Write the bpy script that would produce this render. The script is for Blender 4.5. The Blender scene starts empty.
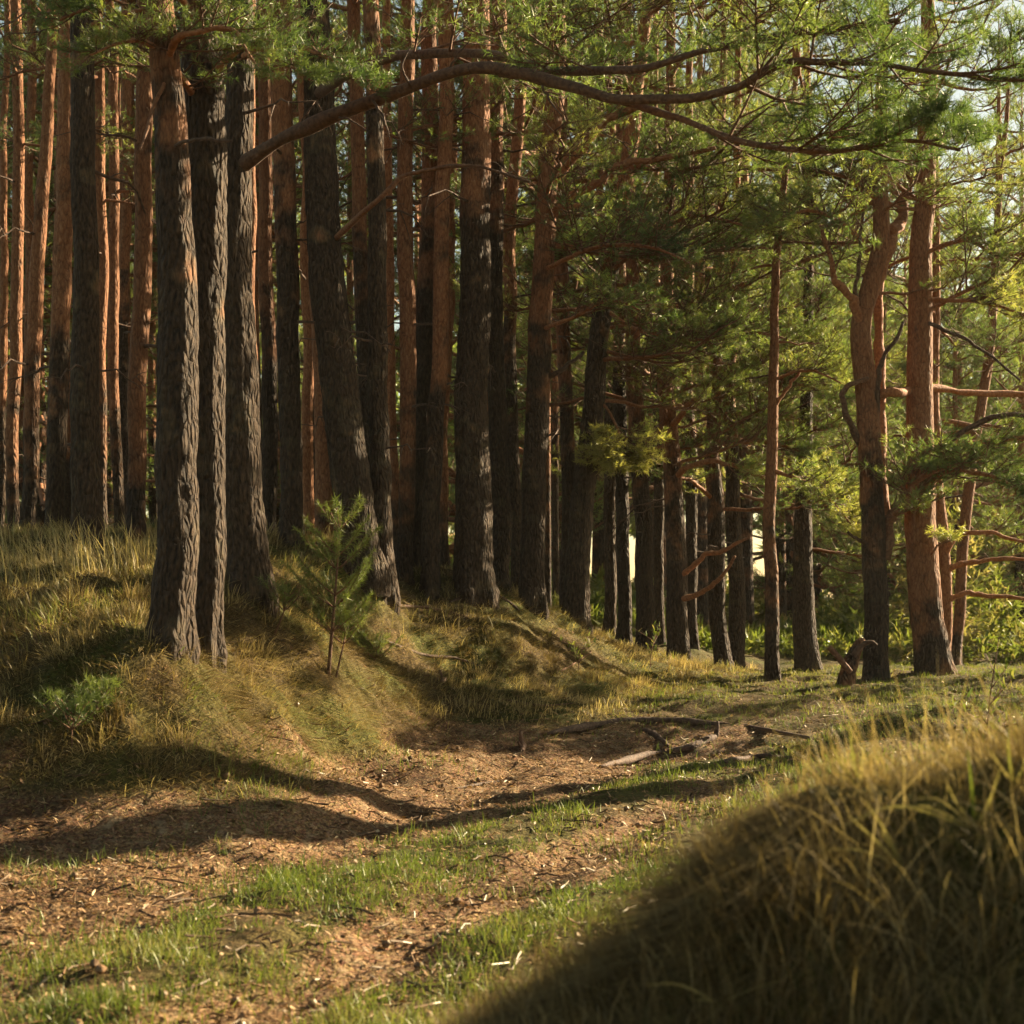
import bpy, math, numpy as np
from mathutils import Vector
R = np.random.default_rng(7)
PI = math.pi
SC = bpy.context.scene
COL = SC.collection
F = 1407.0            # focal length in pixels: used only to turn measured angles into metres
EYE = 1.5

# ------------------------------------------------------------------ numpy helpers
def W(px, py, d):
    """a point seen at (px,py) in the photo that stands d metres away, in metres"""
    return np.array([(px-512)/F*d, d, EYE-(py-600)/F*d])

def nrm(a):
    return a/np.maximum(np.linalg.norm(a, axis=-1, keepdims=True), 1e-9)

def hash2(ix, iy, seed):
    n = (ix.astype(np.int64)*374761393 + iy.astype(np.int64)*668265263 + seed*1442695041) & 0xffffffff
    n = ((n ^ (n >> 13))*1274126177) & 0xffffffff
    return ((n ^ (n >> 16)) & 0xffff)/65535.0

def vnoise(x, y, seed=0):
    x = np.asarray(x, float); y = np.asarray(y, float)
    ix = np.floor(x); iy = np.floor(y); fx = x-ix; fy = y-iy
    fx = fx*fx*(3-2*fx); fy = fy*fy*(3-2*fy)
    a = hash2(ix, iy, seed); b = hash2(ix+1, iy, seed); c = hash2(ix, iy+1, seed); d = hash2(ix+1, iy+1, seed)
    return (a*(1-fx)+b*fx)*(1-fy)+(c*(1-fx)+d*fx)*fy

def fbm(x, y, seed=0, o=4):
    s = 0; a = .5
    for i in range(o):
        s = s+a*vnoise(x*2**i, y*2**i, seed+i*17); a *= .5
    return s/(1-.5**o)

def smooth(a, b, x):
    t = np.clip((x-a)/(b-a), 0, 1); return t*t*(3-2*t)

def catmull(P, n):
    P = np.asarray(P, float)
    if len(P) == 2:
        t = np.linspace(0, 1, n)[:, None]; return P[0]*(1-t)+P[1]*t
    Q = np.vstack([2*P[0]-P[1], P, 2*P[-1]-P[-2]])
    seg = np.linspace(0, len(P)-1, n); i = np.minimum(seg.astype(int), len(P)-2); t = (seg-i)[:, None]
    p0, p1, p2, p3 = Q[i], Q[i+1], Q[i+2], Q[i+3]
    return .5*(2*p1+(p2-p0)*t+(2*p0-5*p1+4*p2-p3)*t*t+(3*p1-p0-3*p2+p3)*t**3)

# ------------------------------------------------------------------ mesh building
class Geo:
    """collects verts, faces (tris and quads), one float per vertex called 'tint', and a material slot per face"""
    def __init__(s): s.V = []; s.T = []; s.Q = []; s.A = []; s.n = 0
    def add(s, V, tris=None, quads=None, tint=0.5, slot=0):
        V = np.asarray(V, float).reshape(-1, 3)
        s.V.append(V); s.A.append(np.broadcast_to(np.asarray(tint, float), (len(V),)))
        if tris is not None and len(tris): s.T.append((np.asarray(tris)+s.n, slot))
        if quads is not None and len(quads): s.Q.append((np.asarray(quads)+s.n, slot))
        s.n += len(V)
    def mesh(s, name, mats, smoothslots=(0,), origin=(0, 0, 0)):
        me = bpy.data.meshes.new(name)
        V = np.concatenate(s.V)-np.asarray(origin, float)
        lv = []; ls = []; mi = []; c = 0
        for arr, k in ((s.T, 3), (s.Q, 4)):
            for f, slot in arr:
                lv.append(f.reshape(-1)); ls.append(c+np.arange(len(f))*k); c += f.size
                mi.append(np.full(len(f), slot))
        lv = np.concatenate(lv); ls = np.concatenate(ls); mi = np.concatenate(mi)
        me.vertices.add(len(V)); me.vertices.foreach_set('co', V.astype(np.float32).reshape(-1))
        me.loops.add(len(lv)); me.loops.foreach_set('vertex_index', lv.astype(np.int32))
        me.polygons.add(len(ls)); me.polygons.foreach_set('loop_start', ls.astype(np.int32))
        me.polygons.foreach_set('material_index', mi.astype(np.int32))
        me.polygons.foreach_set('use_smooth', np.isin(mi, smoothslots))
        a = me.attributes.new('tint', 'FLOAT', 'POINT')
        a.data.foreach_set('value', np.concatenate(s.A).astype(np.float32))
        for m in mats: me.materials.append(m)
        me.update(calc_edges=True)
        return me

def tube(g, P, r, k=6, tint=.5, slot=0, cap=True, mod=None):
    P = np.asarray(P, float); n = len(P); r = np.broadcast_to(np.asarray(r, float), (n,))
    T = np.gradient(P, axis=0); T = nrm(T)
    ref = np.array([0, 1., 0]) if abs(T[0, 1]) < .8 else np.array([1., 0, 0])
    U = nrm(np.cross(T, ref)); Vv = np.cross(T, U)
    th = np.arange(k)*2*PI/k
    rr = r[:, None]*np.ones((1, k))
    if mod is not None: rr = rr*mod(n, k)
    V = P[:, None]+rr[..., None]*(U[:, None]*np.cos(th)[None, :, None]+Vv[:, None]*np.sin(th)[None, :, None])
    V = V.reshape(-1, 3)
    i = np.arange(n-1)[:, None]*k; j = np.arange(k)[None]; j2 = (j+1) % k
    q = np.stack([i+j, i+j2, i+k+j2, i+k+j], -1).reshape(-1, 4)
    tt = np.repeat(np.broadcast_to(np.asarray(tint, float), (n,)), k)
    tris = None
    if cap:
        V = np.vstack([V, P[-1:]+T[-1:]*r[-1]*.5, P[:1]]); tt = np.append(tt, [tt[-1], tt[0]])
        b = (n-1)*k; jj = np.arange(k); c = n*k
        tris = np.vstack([np.stack([b+jj, b+(jj+1) % k, np.full(k, c)], -1), np.stack([(jj+1) % k, jj, np.full(k, c+1)], -1)])
    g.add(V, tris, q, tt, slot)

def tufts(g, P, D, S, n, L, w, rng, slot=1, spread=.62, tint=None):
    """shoots of pine needles: K shoots at P along D, sizes S, n needles each (one slim triangle per needle)"""
    P = np.asarray(P, float); D = nrm(np.asarray(D, float)); K = len(P)
    if K == 0: return
    S = np.asarray(S, float)
    base = P[:, None]+D[:, None]*(S[:, None]*L*1.1*rng.random((K, n)))[..., None]
    dr = nrm(D[:, None]*.55+rng.normal(size=(K, n, 3))*spread)
    ln = (L*S)[:, None]*rng.uniform(.65, 1.1, (K, n))
    sd = nrm(np.cross(dr, rng.normal(size=(K, n, 3))))*(w*S[:, None, None]*.5)
    V = np.stack([base-sd, base+sd, base+dr*ln[..., None]], 2).reshape(-1, 3)
    tris = np.arange(K*n*3).reshape(-1, 3)
    if tint is None: tint = np.clip(rng.normal(.5, .2, K), 0, 1)
    tn = np.clip(np.repeat(tint, n)+rng.normal(0, .06, K*n), 0, 1)
    g.add(V, tris, None, np.repeat(tn, 3), slot)

def blades(g, P, H, Wd, lean, rng, tint, slot=0, curl=.5, ground=None):
    """grass: P (N,3) roots, H lengths, Wd widths, lean (N,2) horizontal sweep as a share of the length"""
    N = len(P); a = rng.random(N)*2*PI
    side = np.stack([np.cos(a), np.sin(a), np.zeros(N)], 1)
    ts = np.array([0, .4, .75, 1.])
    L3 = np.concatenate([lean, np.zeros((N, 1))], 1)
    m = np.linalg.norm(lean, axis=1)
    up = np.sqrt(np.clip(1-np.minimum(m, .97)**2, .05, 1))
    out = []
    for t in ts:
        c = P+L3*(H*(t*(1-curl)+curl*t*t))[:, None]
        c[:, 2] += H*(up*t-curl*.35*m*t*t)
        out.append(c)
    V = []
    for i, t in enumerate(ts[:-1]):
        w = (Wd*(1-.55*t)*.5)[:, None]
        V += [out[i]-side*w, out[i]+side*w]
    V.append(out[-1])
    V = np.stack(V, 1).reshape(-1, 3)
    b = np.arange(N)[:, None]*7
    tris = np.concatenate([b+np.array(x)[None] for x in ((0, 1, 3), (0, 3, 2), (2, 3, 5), (2, 5, 4), (4, 5, 6))], 0)
    g.add(V, tris, None, np.repeat(tint, 7), slot)

# ------------------------------------------------------------------ scene objects
def link(o, parent=None):
    COL.objects.link(o)
    if parent is not None: o.parent = parent
    return o
def thing(name, label, cat, loc, group=None, rz=0):
    o = bpy.data.objects.new(name, None); o.empty_display_size = .2
    o.location = loc; o.rotation_euler = (0, 0, rz); link(o)
    o['label'] = label; o['category'] = cat
    if group: o['group'] = group
    return o
def part(name, me, parent, loc=(0, 0, 0), rz=0, sc=None, label=None):
    o = bpy.data.objects.new(name, me); o.location = loc; o.rotation_euler = (0, 0, rz)
    if sc is not None: o.scale = (sc, sc, sc) if np.isscalar(sc) else sc
    if label: o['label'] = label
    return link(o, parent)
def single(name, me, label, cat, loc=(0, 0, 0), group=None, kind=None):
    o = bpy.data.objects.new(name, me); o.location = loc; link(o)
    if label: o['label'] = label; o['category'] = cat
    if group: o['group'] = group
    if kind: o['kind'] = kind
    return o

# ------------------------------------------------------------------ materials
def mat(name):
    m = bpy.data.materials.new(name); m.use_nodes = True; nt = m.node_tree; nt.nodes.clear()
    def N(t, **k):
        n = nt.nodes.new(t)
        for a, b in k.items():
            if a.startswith('i_'):
                key = a[2:]; n.inputs[int(key) if key.isdigit() else key.replace('_', ' ')].default_value = b
            else: setattr(n, a, b)
        return n
    def Lk(a, b): nt.links.new(a, b)
    out = N('ShaderNodeOutputMaterial')
    return m, N, Lk, out
def ramp(N, stops):
    r = N('ShaderNodeValToRGB'); e = r.color_ramp.elements
    while len(e) < len(stops): e.new(.5)
    for x, (p, c) in zip(e, stops): x.position = p; x.color = (*c, 1)
    return r
def mixc(N, Lk, f, a, b, blend='MIX'):
    m = N('ShaderNodeMix', data_type='RGBA', blend_type=blend)
    if isinstance(f, (int, float)): m.inputs[0].default_value = f
    else: Lk(f, m.inputs[0])
    for v, i in ((a, 6), (b, 7)):
        if isinstance(v, tuple): m.inputs[i].default_value = (*v, 1)
        else: Lk(v, m.inputs[i])
    return m.outputs[2]

def bark_material():
    m, N, Lk, out = mat('pine_bark')
    tc = N('ShaderNodeTexCoord'); at = N('ShaderNodeAttribute', attribute_name='tint')
    oi = N('ShaderNodeObjectInfo')
    mp = N('ShaderNodeMapping'); mp.inputs['Scale'].default_value = (1, 1, .34); Lk(tc.outputs['Object'], mp.inputs[0])
    nz = N('ShaderNodeTexNoise', i_Scale=7., i_Detail=4.); Lk(mp.outputs[0], nz.inputs['Vector'])
    wp = N('ShaderNodeVectorMath', operation='SCALE', i_Scale=.06); Lk(nz.outputs['Color'], wp.inputs[0])
    ad = N('ShaderNodeVectorMath', operation='ADD'); Lk(mp.outputs[0], ad.inputs[0]); Lk(wp.outputs[0], ad.inputs[1])
    vo = N('ShaderNodeTexVoronoi', feature='DISTANCE_TO_EDGE', i_Scale=21.); Lk(ad.outputs[0], vo.inputs['Vector'])
    vc = N('ShaderNodeTexVoronoi', feature='F1', i_Scale=19.); Lk(ad.outputs[0], vc.inputs['Vector'])
    n2 = N('ShaderNodeTexNoise', i_Scale=48., i_Detail=5.); Lk(ad.outputs[0], n2.inputs['Vector'])
    n3 = N('ShaderNodeTexNoise', i_Scale=3.2, i_Detail=4.); Lk(tc.outputs['Object'], n3.inputs['Vector'])
    # lower bark: grey brown plates between dark cracks
    cr = ramp(N, [(0, (.004, .0025, .0015)), (.16, (.011, .007, .004)), (.34, (.042, .026, .014)), (.7, (.092, .058, .033))])
    Lk(vo.outputs[0], cr.inputs[0])
    low = mixc(N, Lk, .55, cr.outputs[0], ramp_in(N, Lk, n2.outputs[0], [(.3, (.011, .0065, .004)), (.7, (.115, .074, .042))]), 'MIX')
    lich = ramp(N, [(.56, (0, 0, 0)), (.7, (.5, .5, .5))]); Lk(n3.outputs[0], lich.inputs[0])
    low = mixc(N, Lk, lich.outputs[0], low, (.075, .078, .045))
    # upper bark: flaky orange
    up = ramp_in(N, Lk, n2.outputs[0], [(.25, (.12, .05, .023)), (.5, (.24, .108, .05)), (.75, (.33, .18, .095))])
    pl = ramp(N, [(0, (.16, .055, .022)), (.06, (.75, .7, .66)), (1, (1, 1, 1))]); Lk(vo.outputs[0], pl.inputs[0])
    up = mixc(N, Lk, .6, up, pl.outputs[0], 'MULTIPLY')
    # where the old bark gives way to the orange, patchy
    a1 = N('ShaderNodeMath', operation='SUBTRACT', i_1=.5); Lk(n3.outputs[0], a1.inputs[0])
    a1b = N('ShaderNodeMath', operation='MULTIPLY', i_1=2.4); Lk(a1.outputs[0], a1b.inputs[0])
    a2 = N('ShaderNodeMath', operation='ADD'); Lk(at.outputs['Fac'], a2.inputs[0]); Lk(a1b.outputs[0], a2.inputs[1])
    a3 = N('ShaderNodeMapRange', interpolation_type='SMOOTHSTEP', i_1=.2, i_2=.85); Lk(a2.outputs[0], a3.inputs[0])
    col = mixc(N, Lk, a3.outputs[0], low, up)
    hs = N('ShaderNodeHueSaturation', i_Saturation=1.0); Lk(col, hs.inputs['Color'])
    mr = N('ShaderNodeMapRange', i_3=.75, i_4=1.2); Lk(oi.outputs['Random'], mr.inputs[0]); Lk(mr.outputs[0], hs.inputs['Value'])
    # relief
    h = N('ShaderNodeMath', operation='MINIMUM', i_1=.35); Lk(vo.outputs[0], h.inputs[0])
    h2 = N('ShaderNodeMath', operation='MULTIPLY_ADD', i_1=.35); Lk(n2.outputs[0], h2.inputs[0]); Lk(h.outputs[0], h2.inputs[2])
    st = N('ShaderNodeMapRange', i_3=1.0, i_4=.45); Lk(a3.outputs[0], st.inputs[0])
    bp = N('ShaderNodeBump', i_Distance=.07); Lk(h2.outputs[0], bp.inputs['Height']); Lk(st.outputs[0], bp.inputs['Strength'])
    b = N('ShaderNodeBsdfPrincipled', i_Roughness=.85); b.inputs['Specular IOR Level'].default_value = .25
    Lk(hs.outputs[0], b.inputs['Base Color']); Lk(bp.outputs[0], b.inputs['Normal'])
    Lk(b.outputs[0], out.inputs[0]); return m
def ramp_in(N, Lk, src, stops):
    r = ramp(N, stops); Lk(src, r.inputs[0]); return r.outputs[0]

def twig_material():
    m, N, Lk, out = mat('twig_bark')
    at = N('ShaderNodeAttribute', attribute_name='tint'); tc = N('ShaderNodeTexCoord')
    nz = N('ShaderNodeTexNoise', i_Scale=30., i_Detail=3.); Lk(tc.outputs['Object'], nz.inputs[0])
    dk = ramp_in(N, Lk, nz.outputs[0], [(.3, (.018, .011, .007)), (.7, (.075, .048, .03))])
    og = ramp_in(N, Lk, nz.outputs[0], [(.3, (.17, .062, .022)), (.7, (.36, .15, .06))])
    c = mixc(N, Lk, at.outputs['Fac'], dk, og)
    bp = N('ShaderNodeBump', i_Distance=.02, i_Strength=.7); Lk(nz.outputs[0], bp.inputs['Height'])
    b = N('ShaderNodeBsdfPrincipled', i_Roughness=.85); Lk(c, b.inputs['Base Color']); Lk(bp.outputs[0], b.inputs['Normal'])
    Lk(b.outputs[0], out.inputs[0]); return m

def leafy(name, stops, trans=.4, transcol=1.25, gloss=.05):
    m, N, Lk, out = mat(name)
    at = N('ShaderNodeAttribute', attribute_name='tint')
    c = ramp_in(N, Lk, at.outputs['Fac'], stops)
    d = N('ShaderNodeBsdfDiffuse'); Lk(c, d.inputs[0])
    t = N('ShaderNodeBsdfTranslucent'); tcx = mixc(N, Lk, 1., c, (transcol, transcol*1.0, transcol*.6), 'MULTIPLY'); Lk(tcx, t.inputs[0])
    mx = N('ShaderNodeMixShader', i_0=trans); Lk(d.outputs[0], mx.inputs[1]); Lk(t.outputs[0], mx.inputs[2])
    gl = N('ShaderNodeBsdfGlossy', i_Roughness=.45); gl.inputs[0].default_value = (.8, .8, .7, 1)
    m2 = N('ShaderNodeMixShader', i_0=gloss); Lk(mx.outputs[0], m2.inputs[1]); Lk(gl.outputs[0], m2.inputs[2])
    Lk(m2.outputs[0], out.inputs[0]); return m

def ground_material():
    m, N, Lk, out = mat('forest_soil')
    tc = N('ShaderNodeTexCoord'); at = N('ShaderNodeAttribute', attribute_name='tint')   # tint: 0 bare litter/sand, 1 turf
    n1 = N('ShaderNodeTexNoise', i_Scale=1.1, i_Detail=5.); Lk(tc.outputs['Object'], n1.inputs[0])
    n2 = N('ShaderNodeTexNoise', i_Scale=46., i_Detail=4., i_Roughness=.7); Lk(tc.outputs['Object'], n2.inputs[0])
    n3 = N('ShaderNodeTexNoise', i_Scale=9., i_Detail=5.); Lk(tc.outputs['Object'], n3.inputs[0])
    vo = N('ShaderNodeTexVoronoi', feature='F1', i_Scale=52.); Lk(tc.outputs['Object'], vo.inputs[0])
    litter = ramp_in(N, Lk, n2.outputs[0], [(.28, (.035, .02, .01)), (.46, (.13, .074, .036)), (.6, (.28, .175, .09)), (.8, (.42, .3, .165))])
    spk = mixc(N, Lk, .15, litter, vo.outputs['Color'], 'SOFT_LIGHT')
    sand = ramp_in(N, Lk, n2.outputs[0], [(.3, (.19, .135, .075)), (.7, (.36, .27, .16))])
    sm = N('ShaderNodeMapRange', i_1=.55, i_2=.7); Lk(n3.outputs[0], sm.inputs[0])
    bare = mixc(N, Lk, sm.outputs[0], spk, sand)
    bare = mixc(N, Lk, 1., bare, ramp_in(N, Lk, n1.outputs[0], [(.38, (.45, .42, .4)), (.58, (1, 1, 1))]), 'MULTIPLY')
    turf = ramp_in(N, Lk, n2.outputs[0], [(.3, (.025, .02, .01)), (.5, (.085, .06, .025)), (.75, (.2, .145, .055))])
    green = ramp_in(N, Lk, n1.outputs[0], [(.4, (.9, .85, .8)), (.62, (.62, .9, .4))])
    turf = mixc(N, Lk, 1., turf, green, 'MULTIPLY')
    f = N('ShaderNodeMath', operation='ADD'); Lk(at.outputs['Fac'], f.inputs[0])
    f0 = N('ShaderNodeMath', operation='MULTIPLY_ADD', i_1=.9, i_2=-.45); Lk(n3.outputs[0], f0.inputs[0]); Lk(f0.outputs[0], f.inputs[1])
    f2 = N('ShaderNodeMapRange', i_1=.3, i_2=.7); Lk(f.outputs[0], f2.inputs[0])
    c = mixc(N, Lk, f2.outputs[0], bare, turf)
    hh = N('ShaderNodeMath', operation='MULTIPLY_ADD', i_1=.3); Lk(n2.outputs[0], hh.inputs[0]); Lk(n3.outputs[0], hh.inputs[2])
    bp = N('ShaderNodeBump', i_Distance=.09, i_Strength=.9); Lk(hh.outputs[0], bp.inputs['Height'])
    b = N('ShaderNodeBsdfPrincipled', i_Roughness=.95); b.inputs['Specular IOR Level'].default_value = .15
    Lk(c, b.inputs['Base Color']); Lk(bp.outputs[0], b.inputs['Normal']); Lk(b.outputs[0], out.inputs[0]); return m

BARK = bark_material(); TWIG = twig_material()
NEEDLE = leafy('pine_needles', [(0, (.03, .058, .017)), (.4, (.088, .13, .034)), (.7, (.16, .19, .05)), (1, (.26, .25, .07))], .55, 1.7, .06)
YOUNG = leafy('young_needles', [(0, (.04, .065, .017)), (1, (.17, .2, .045))], .45, 1.4, .04)
GRASS = leafy('grass_blades', [(0, (.05, .085, .016)), (.35, (.12, .15, .028)), (.6, (.215, .19, .07)), (.85, (.35, .275, .13)), (1, (.48, .38, .2))], .42, 1.3, .035)
OLD = leafy('old_grass', [(0, (.04, .028, .012)), (.45, (.11, .075, .031)), (.75, (.25, .185, .08)), (1, (.45, .35, .17))], .3, 1.2, .02)
LITTER = leafy('dry_litter', [(0, (.05, .025, .011)), (.4, (.19, .105, .05)), (.75, (.36, .23, .115)), (1, (.58, .44, .25))], .15, 1.1, .05)
SOIL = ground_material()

# ------------------------------------------------------------------ terrain
ctl = []
def C(px, py, d, dz=0): p = W(px, py, d); ctl.append((p[0], p[1], p[2]+dz))
for a in [(0, 840, 8.5), (0, 760, 9.2), (0, 680, 10.2), (0, 610, 11.5), (0, 572, 13), (170, 835, 8.7), (170, 740, 9.6), (170, 645, 10.5),
          (170, 590, 12), (130, 570, 13.3), (250, 828, 8.9), (250, 720, 10.8), (250, 640, 12), (250, 581, 12.8), (335, 778, 11.3), (335, 690, 12.3),
          (327, 672, 12.5), (340, 612, 14.5), (361, 571, 15.6), (430, 722, 14), (430, 660, 15.6), (420, 603, 16.9), (431, 588, 17.3), (474, 585, 17.5),
          (490, 640, 16.5), (500, 690, 15.3), (560, 692, 16.2), (560, 652, 17.3), (532, 603, 18), (577, 625, 19), (640, 682, 18), (640, 655, 20.5), (680, 660, 21),
          (385, 642, 15.1), (390, 690, 13.9), (385, 738, 12.6), (300, 735, 11.2), (300, 628, 13), (0, 1024, 5), (0, 900, 7), (250, 1024, 5), (250, 900, 7), (430, 900, 7), (430, 800, 10.5), (600, 900, 7), (600, 800, 10.5), (560, 747, 13.5),
          (640, 765, 13), (640, 726, 14.5), (700, 724, 14.6), (700, 700, 15.7), (780, 740, 13.5), (800, 700, 15.5), (876, 680, 18), (932, 674, 18), (1000, 677, 18),
          (720, 670, 22), (800, 676, 22), (900, 722, 12)]: C(*a)
for a in [(-16, 12, 2.1), (-16, 22, 2.1), (-8, 22, 2.05), (-3, 24, 1.75), (0, 24, 1.4), (0, 32, 1.1), (-10, 34, 2.0), (4, 30, .55), (12, 30, .6), (-30, 40, 2), (0, 60, .9), (20, 60, .8),
          (50, 60, .8), (-50, 60, 1.8), (-50, 10, 2.2), (40, 20, .7), (40, 0, .7), (10, 10, .6), (9, 5, .9), (0, 110, 1), (60, 110, 1), (-60, 110, 1.6), (-12, 8, 1.3), (-14, 0, 1.0), (-5, 0, .3),
          (-40, -10, 1), (40, -10, .8), (-3, 3, .12), (-1.5, 3.4, .06), (0, 0, .35), (-6, 7, .25), (-5, 5, .05), (-7, 10, 1.3),
          (-.75, 12, .1), (-.5, 11.2, .03), (.1, 12, .03), (.7, 12, .02), (-1.25, 11, .09), (-.3, 13, .13), (-1.3, 12.2, .4), (3.5, 8, .4), (2.5, 6, .55), (5, 14, .45)]: ctl.append(a)
for a in [(1024, 697, 3.6), (960, 716, 3.6), (900, 740, 3.6), (830, 768, 3.6), (770, 800, 3.55), (700, 862, 3.45), (640, 920, 3.4), (560, 985, 3.35), (440, 1060, 3.3)]: C(*a, dz=-.17+.07*(680 < a[0] < 840))
for a in [(2.3, 3.6, 1.2), (3.5, 3.4, 1.25), (1.07, 2.95, .60), (.83, 3.0, .58), (.58, 3.0, .52), (.3, 3.0, .46), (1.9, 2.8, .66), (.75, 2.4, .36), (.3, 2.3, .3), (1.6, 2.2, .4), (-.2, 2.5, .25), (-.8, 3.2, .12), (-.35, 4.1, .1), (.1, 4.5, .08), (.6, 4.9, .12), (1.1, 5.2, .3), (1.8, 5.2, .6)]: ctl.append(a)
ctl = np.array(ctl)
def phi(r2): return np.sqrt(r2+.35**2)
_D = ((ctl[:, None, :2]-ctl[None, :, :2])**2).sum(-1)
_K = phi(_D); _n = len(ctl)
_A = np.block([[_K-.02*np.eye(_n)*0, np.ones((_n, 1))], [np.ones((1, _n)), np.zeros((1, 1))]])
_w = np.linalg.solve(_A, np.append(ctl[:, 2], 0))
def z_base(x, y):
    x = np.asarray(x, float); y = np.asarray(y, float); s = np.full(x.shape, _w[-1])
    for i in range(_n): s = s+_w[i]*phi((x-ctl[i, 0])**2+(y-ctl[i, 1])**2)
    return s
def poly_d(x, y, P):
    """distance to a polyline in plan"""
    d = np.full(np.shape(x), 1e9)
    for (ax, ay), (bx, by) in zip(P[:-1], P[1:]):
        vx, vy = bx-ax, by-ay; t = np.clip(((x-ax)*vx+(y-ay)*vy)/(vx*vx+vy*vy), 0, 1)
        d = np.minimum(d, np.hypot(x-ax-t*vx, y-ay-t*vy))
    return d
def flat(pts):   # measured on the nearly level track
    o = []
    for px, py in pts:
        d = F*(EYE-.02)/(py-600); o.append(((px-512)/F*d, d))
    return o
STRIP = flat([(-120, 1050), (60, 1000), (200, 955), (350, 880), (480, 840), (600, 805), (690, 772)])
VERGE = flat([(330, 1060), (440, 990), (520, 945), (610, 898), (700, 850), (800, 800), (850, 770)])
VERGE2 = flat([(400, 1075), (540, 1000), (660, 920), (770, 850), (830, 800)])
RUT1 = flat([(-200, 930), (0, 905), (150, 880), (300, 845), (440, 800), (520, 760)])
RUT2 = flat([(150, 1050), (300, 980), (430, 915), (560, 860), (680, 810), (780, 770)])
def is_mound(x, y): return smooth(.0, .5, (x*.55+1.05)-np.abs(y-3.1)*.62)*(y < 6)
def z_at(x, y):
    x = np.asarray(x, float); y = np.asarray(y, float)
    z = z_base(x, y)
    near = smooth(60, 25, y)
    bank = smooth(.15, .6, z)*(y > 7)
    z = z+near*(.05*(fbm(x*1.3, y*1.3, 3)-.5)+bank*(.15*(fbm(x*2.1+.4*y, y*2.1, 11, 3)-.5)+.13*(fbm(x*5, y*5, 12, 2)-.5)))
    z = z-.07*smooth(.42, .05, poly_d(x, y, RUT1))-.06*smooth(.38, .05, poly_d(x, y, RUT2))+.03*smooth(.5, .1, poly_d(x, y, STRIP))
    z = z+is_mound(x, y)*(.2*(fbm(x*2.4, y*2.4, 22, 3)-.5)+.06*(fbm(x*7, y*7, 23, 2)-.5))
    # sunken hollow with a root-held lip
    e = poly_d(x, y, [(.55, 13.6), (1.2, 13.9), (2.2, 13.9), (3.0, 13.3)])
    z = z-.17*smooth(.85, .1, np.hypot((x-1.7)/1.8, (y-13.25)/.7))
    z = z+near*(.045*(fbm(x*9, y*9, 31, 2)-.5)+.1*(fbm(x*2.7, y*2.7, 32, 3)-.5))
    return z
def axis(lo, hi, a, b, st, g=1.07):
    c = list(np.arange(a, b, st)); s = st; v = b
    while v < hi: c.append(v); s *= g; v += s
    c.append(hi); s = st; v = a; L = []
    while v > lo: s *= g; v -= s; L.append(max(v, lo))
    return np.array(L[::-1]+c)
gx = axis(-130, 130, -5, 4.5, .05); gy = axis(-8, 160, 1.6, 17, .05)
XX, YY = np.meshgrid(gx, gy); ZZ = z_at(XX, YY)
def ground(x, y):
    """height of the ground mesh itself"""
    x = np.asarray(x, float); y = np.asarray(y, float)
    i = np.clip(np.searchsorted(gx, x)-1, 0, len(gx)-2); j = np.clip(np.searchsorted(gy, y)-1, 0, len(gy)-2)
    u = (x-gx[i])/(gx[i+1]-gx[i]); v = (y-gy[j])/(gy[j+1]-gy[j])
    return (ZZ[j, i]*(1-u)+ZZ[j, i+1]*u)*(1-v)+(ZZ[j+1, i]*(1-u)+ZZ[j+1, i+1]*u)*v
def hit(px, py, d0=4.5, d1=40):
    d = np.arange(d0, d1, .02); x = (px-512)/F*d; z = EYE-(py-600)/F*d
    b = np.nonzero(z <= ground(x, d))[0]
    i = b[0] if len(b) else len(d)-1
    return np.array([x[i], d[i], ground(x[i], d[i])])
def turf(x, y, z):
    """how much grass grows here, 0..1"""
    n = fbm(x*1.7, y*1.7, 51, 4)
    s = smooth(.62, .15, poly_d(x, y, STRIP)+(n-.5)*.55)*smooth(13.6, 12.6, y)
    v = smooth(.5, .1, np.minimum(poly_d(x, y, VERGE), poly_d(x, y, VERGE2)-.1)+(n-.5)*.5)
    right = smooth(.1, .5, (x-(1.9-.05*y)))*smooth(4.5, 6, y)*smooth(.2, .6, x-.32*y+2.4)
    far = smooth(14.1, 15.2, y+(n-.5)*1.6+.25*(x-1.5))
    zb = z
    bank = smooth(.06, .4, zb+(n-.5)*.35)*(1-.6*smooth(.56, .66, fbm(x*1.1, y*1.1, 57, 3))*smooth(.8, .5, zb))*(x < .45*y-4.5+1.0)
    return np.clip(np.maximum.reduce([s, v, far*.95, bank, is_mound(x, y), right*.7]), 0, 1)
TT = turf(XX, YY, ZZ)
g = Geo()
nx, ny = len(gx), len(gy)
ii = (np.arange(ny-1)[:, None]*nx+np.arange(nx-1)[None]).reshape(-1)
g.add(np.stack([XX, YY, ZZ], -1), None, np.stack([ii, ii+1, ii+nx+1, ii+nx], 1), TT.reshape(-1))
single('ground', g.mesh('ground', [SOIL]), None, None, kind='structure')

# ------------------------------------------------------------------ ground cover
gradx, grady = np.gradient(ZZ, gy, gx)[1], np.gradient(ZZ, gy, gx)[0]
def slope(x, y):
    i = np.clip(np.searchsorted(gx, x)-1, 0, nx-1); j = np.clip(np.searchsorted(gy, y)-1, 0, ny-1)
    return np.stack([gradx[j, i], grady[j, i]], 1)
def scatter(n, x0, x1, y0, y1, dens, rng, fov=.40):
    y = np.exp(rng.uniform(np.log(y0), np.log(y1), n)); lim = fov*y+.4
    x = np.maximum(x0, -lim)+rng.random(n)*(np.minimum(x1, lim)-np.maximum(x0, -lim))
    z = ground(x, y); k = rng.random(n) < dens(x, y, z)
    return x[k], y[k], z[k]
rg = np.random.default_rng(21)
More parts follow.
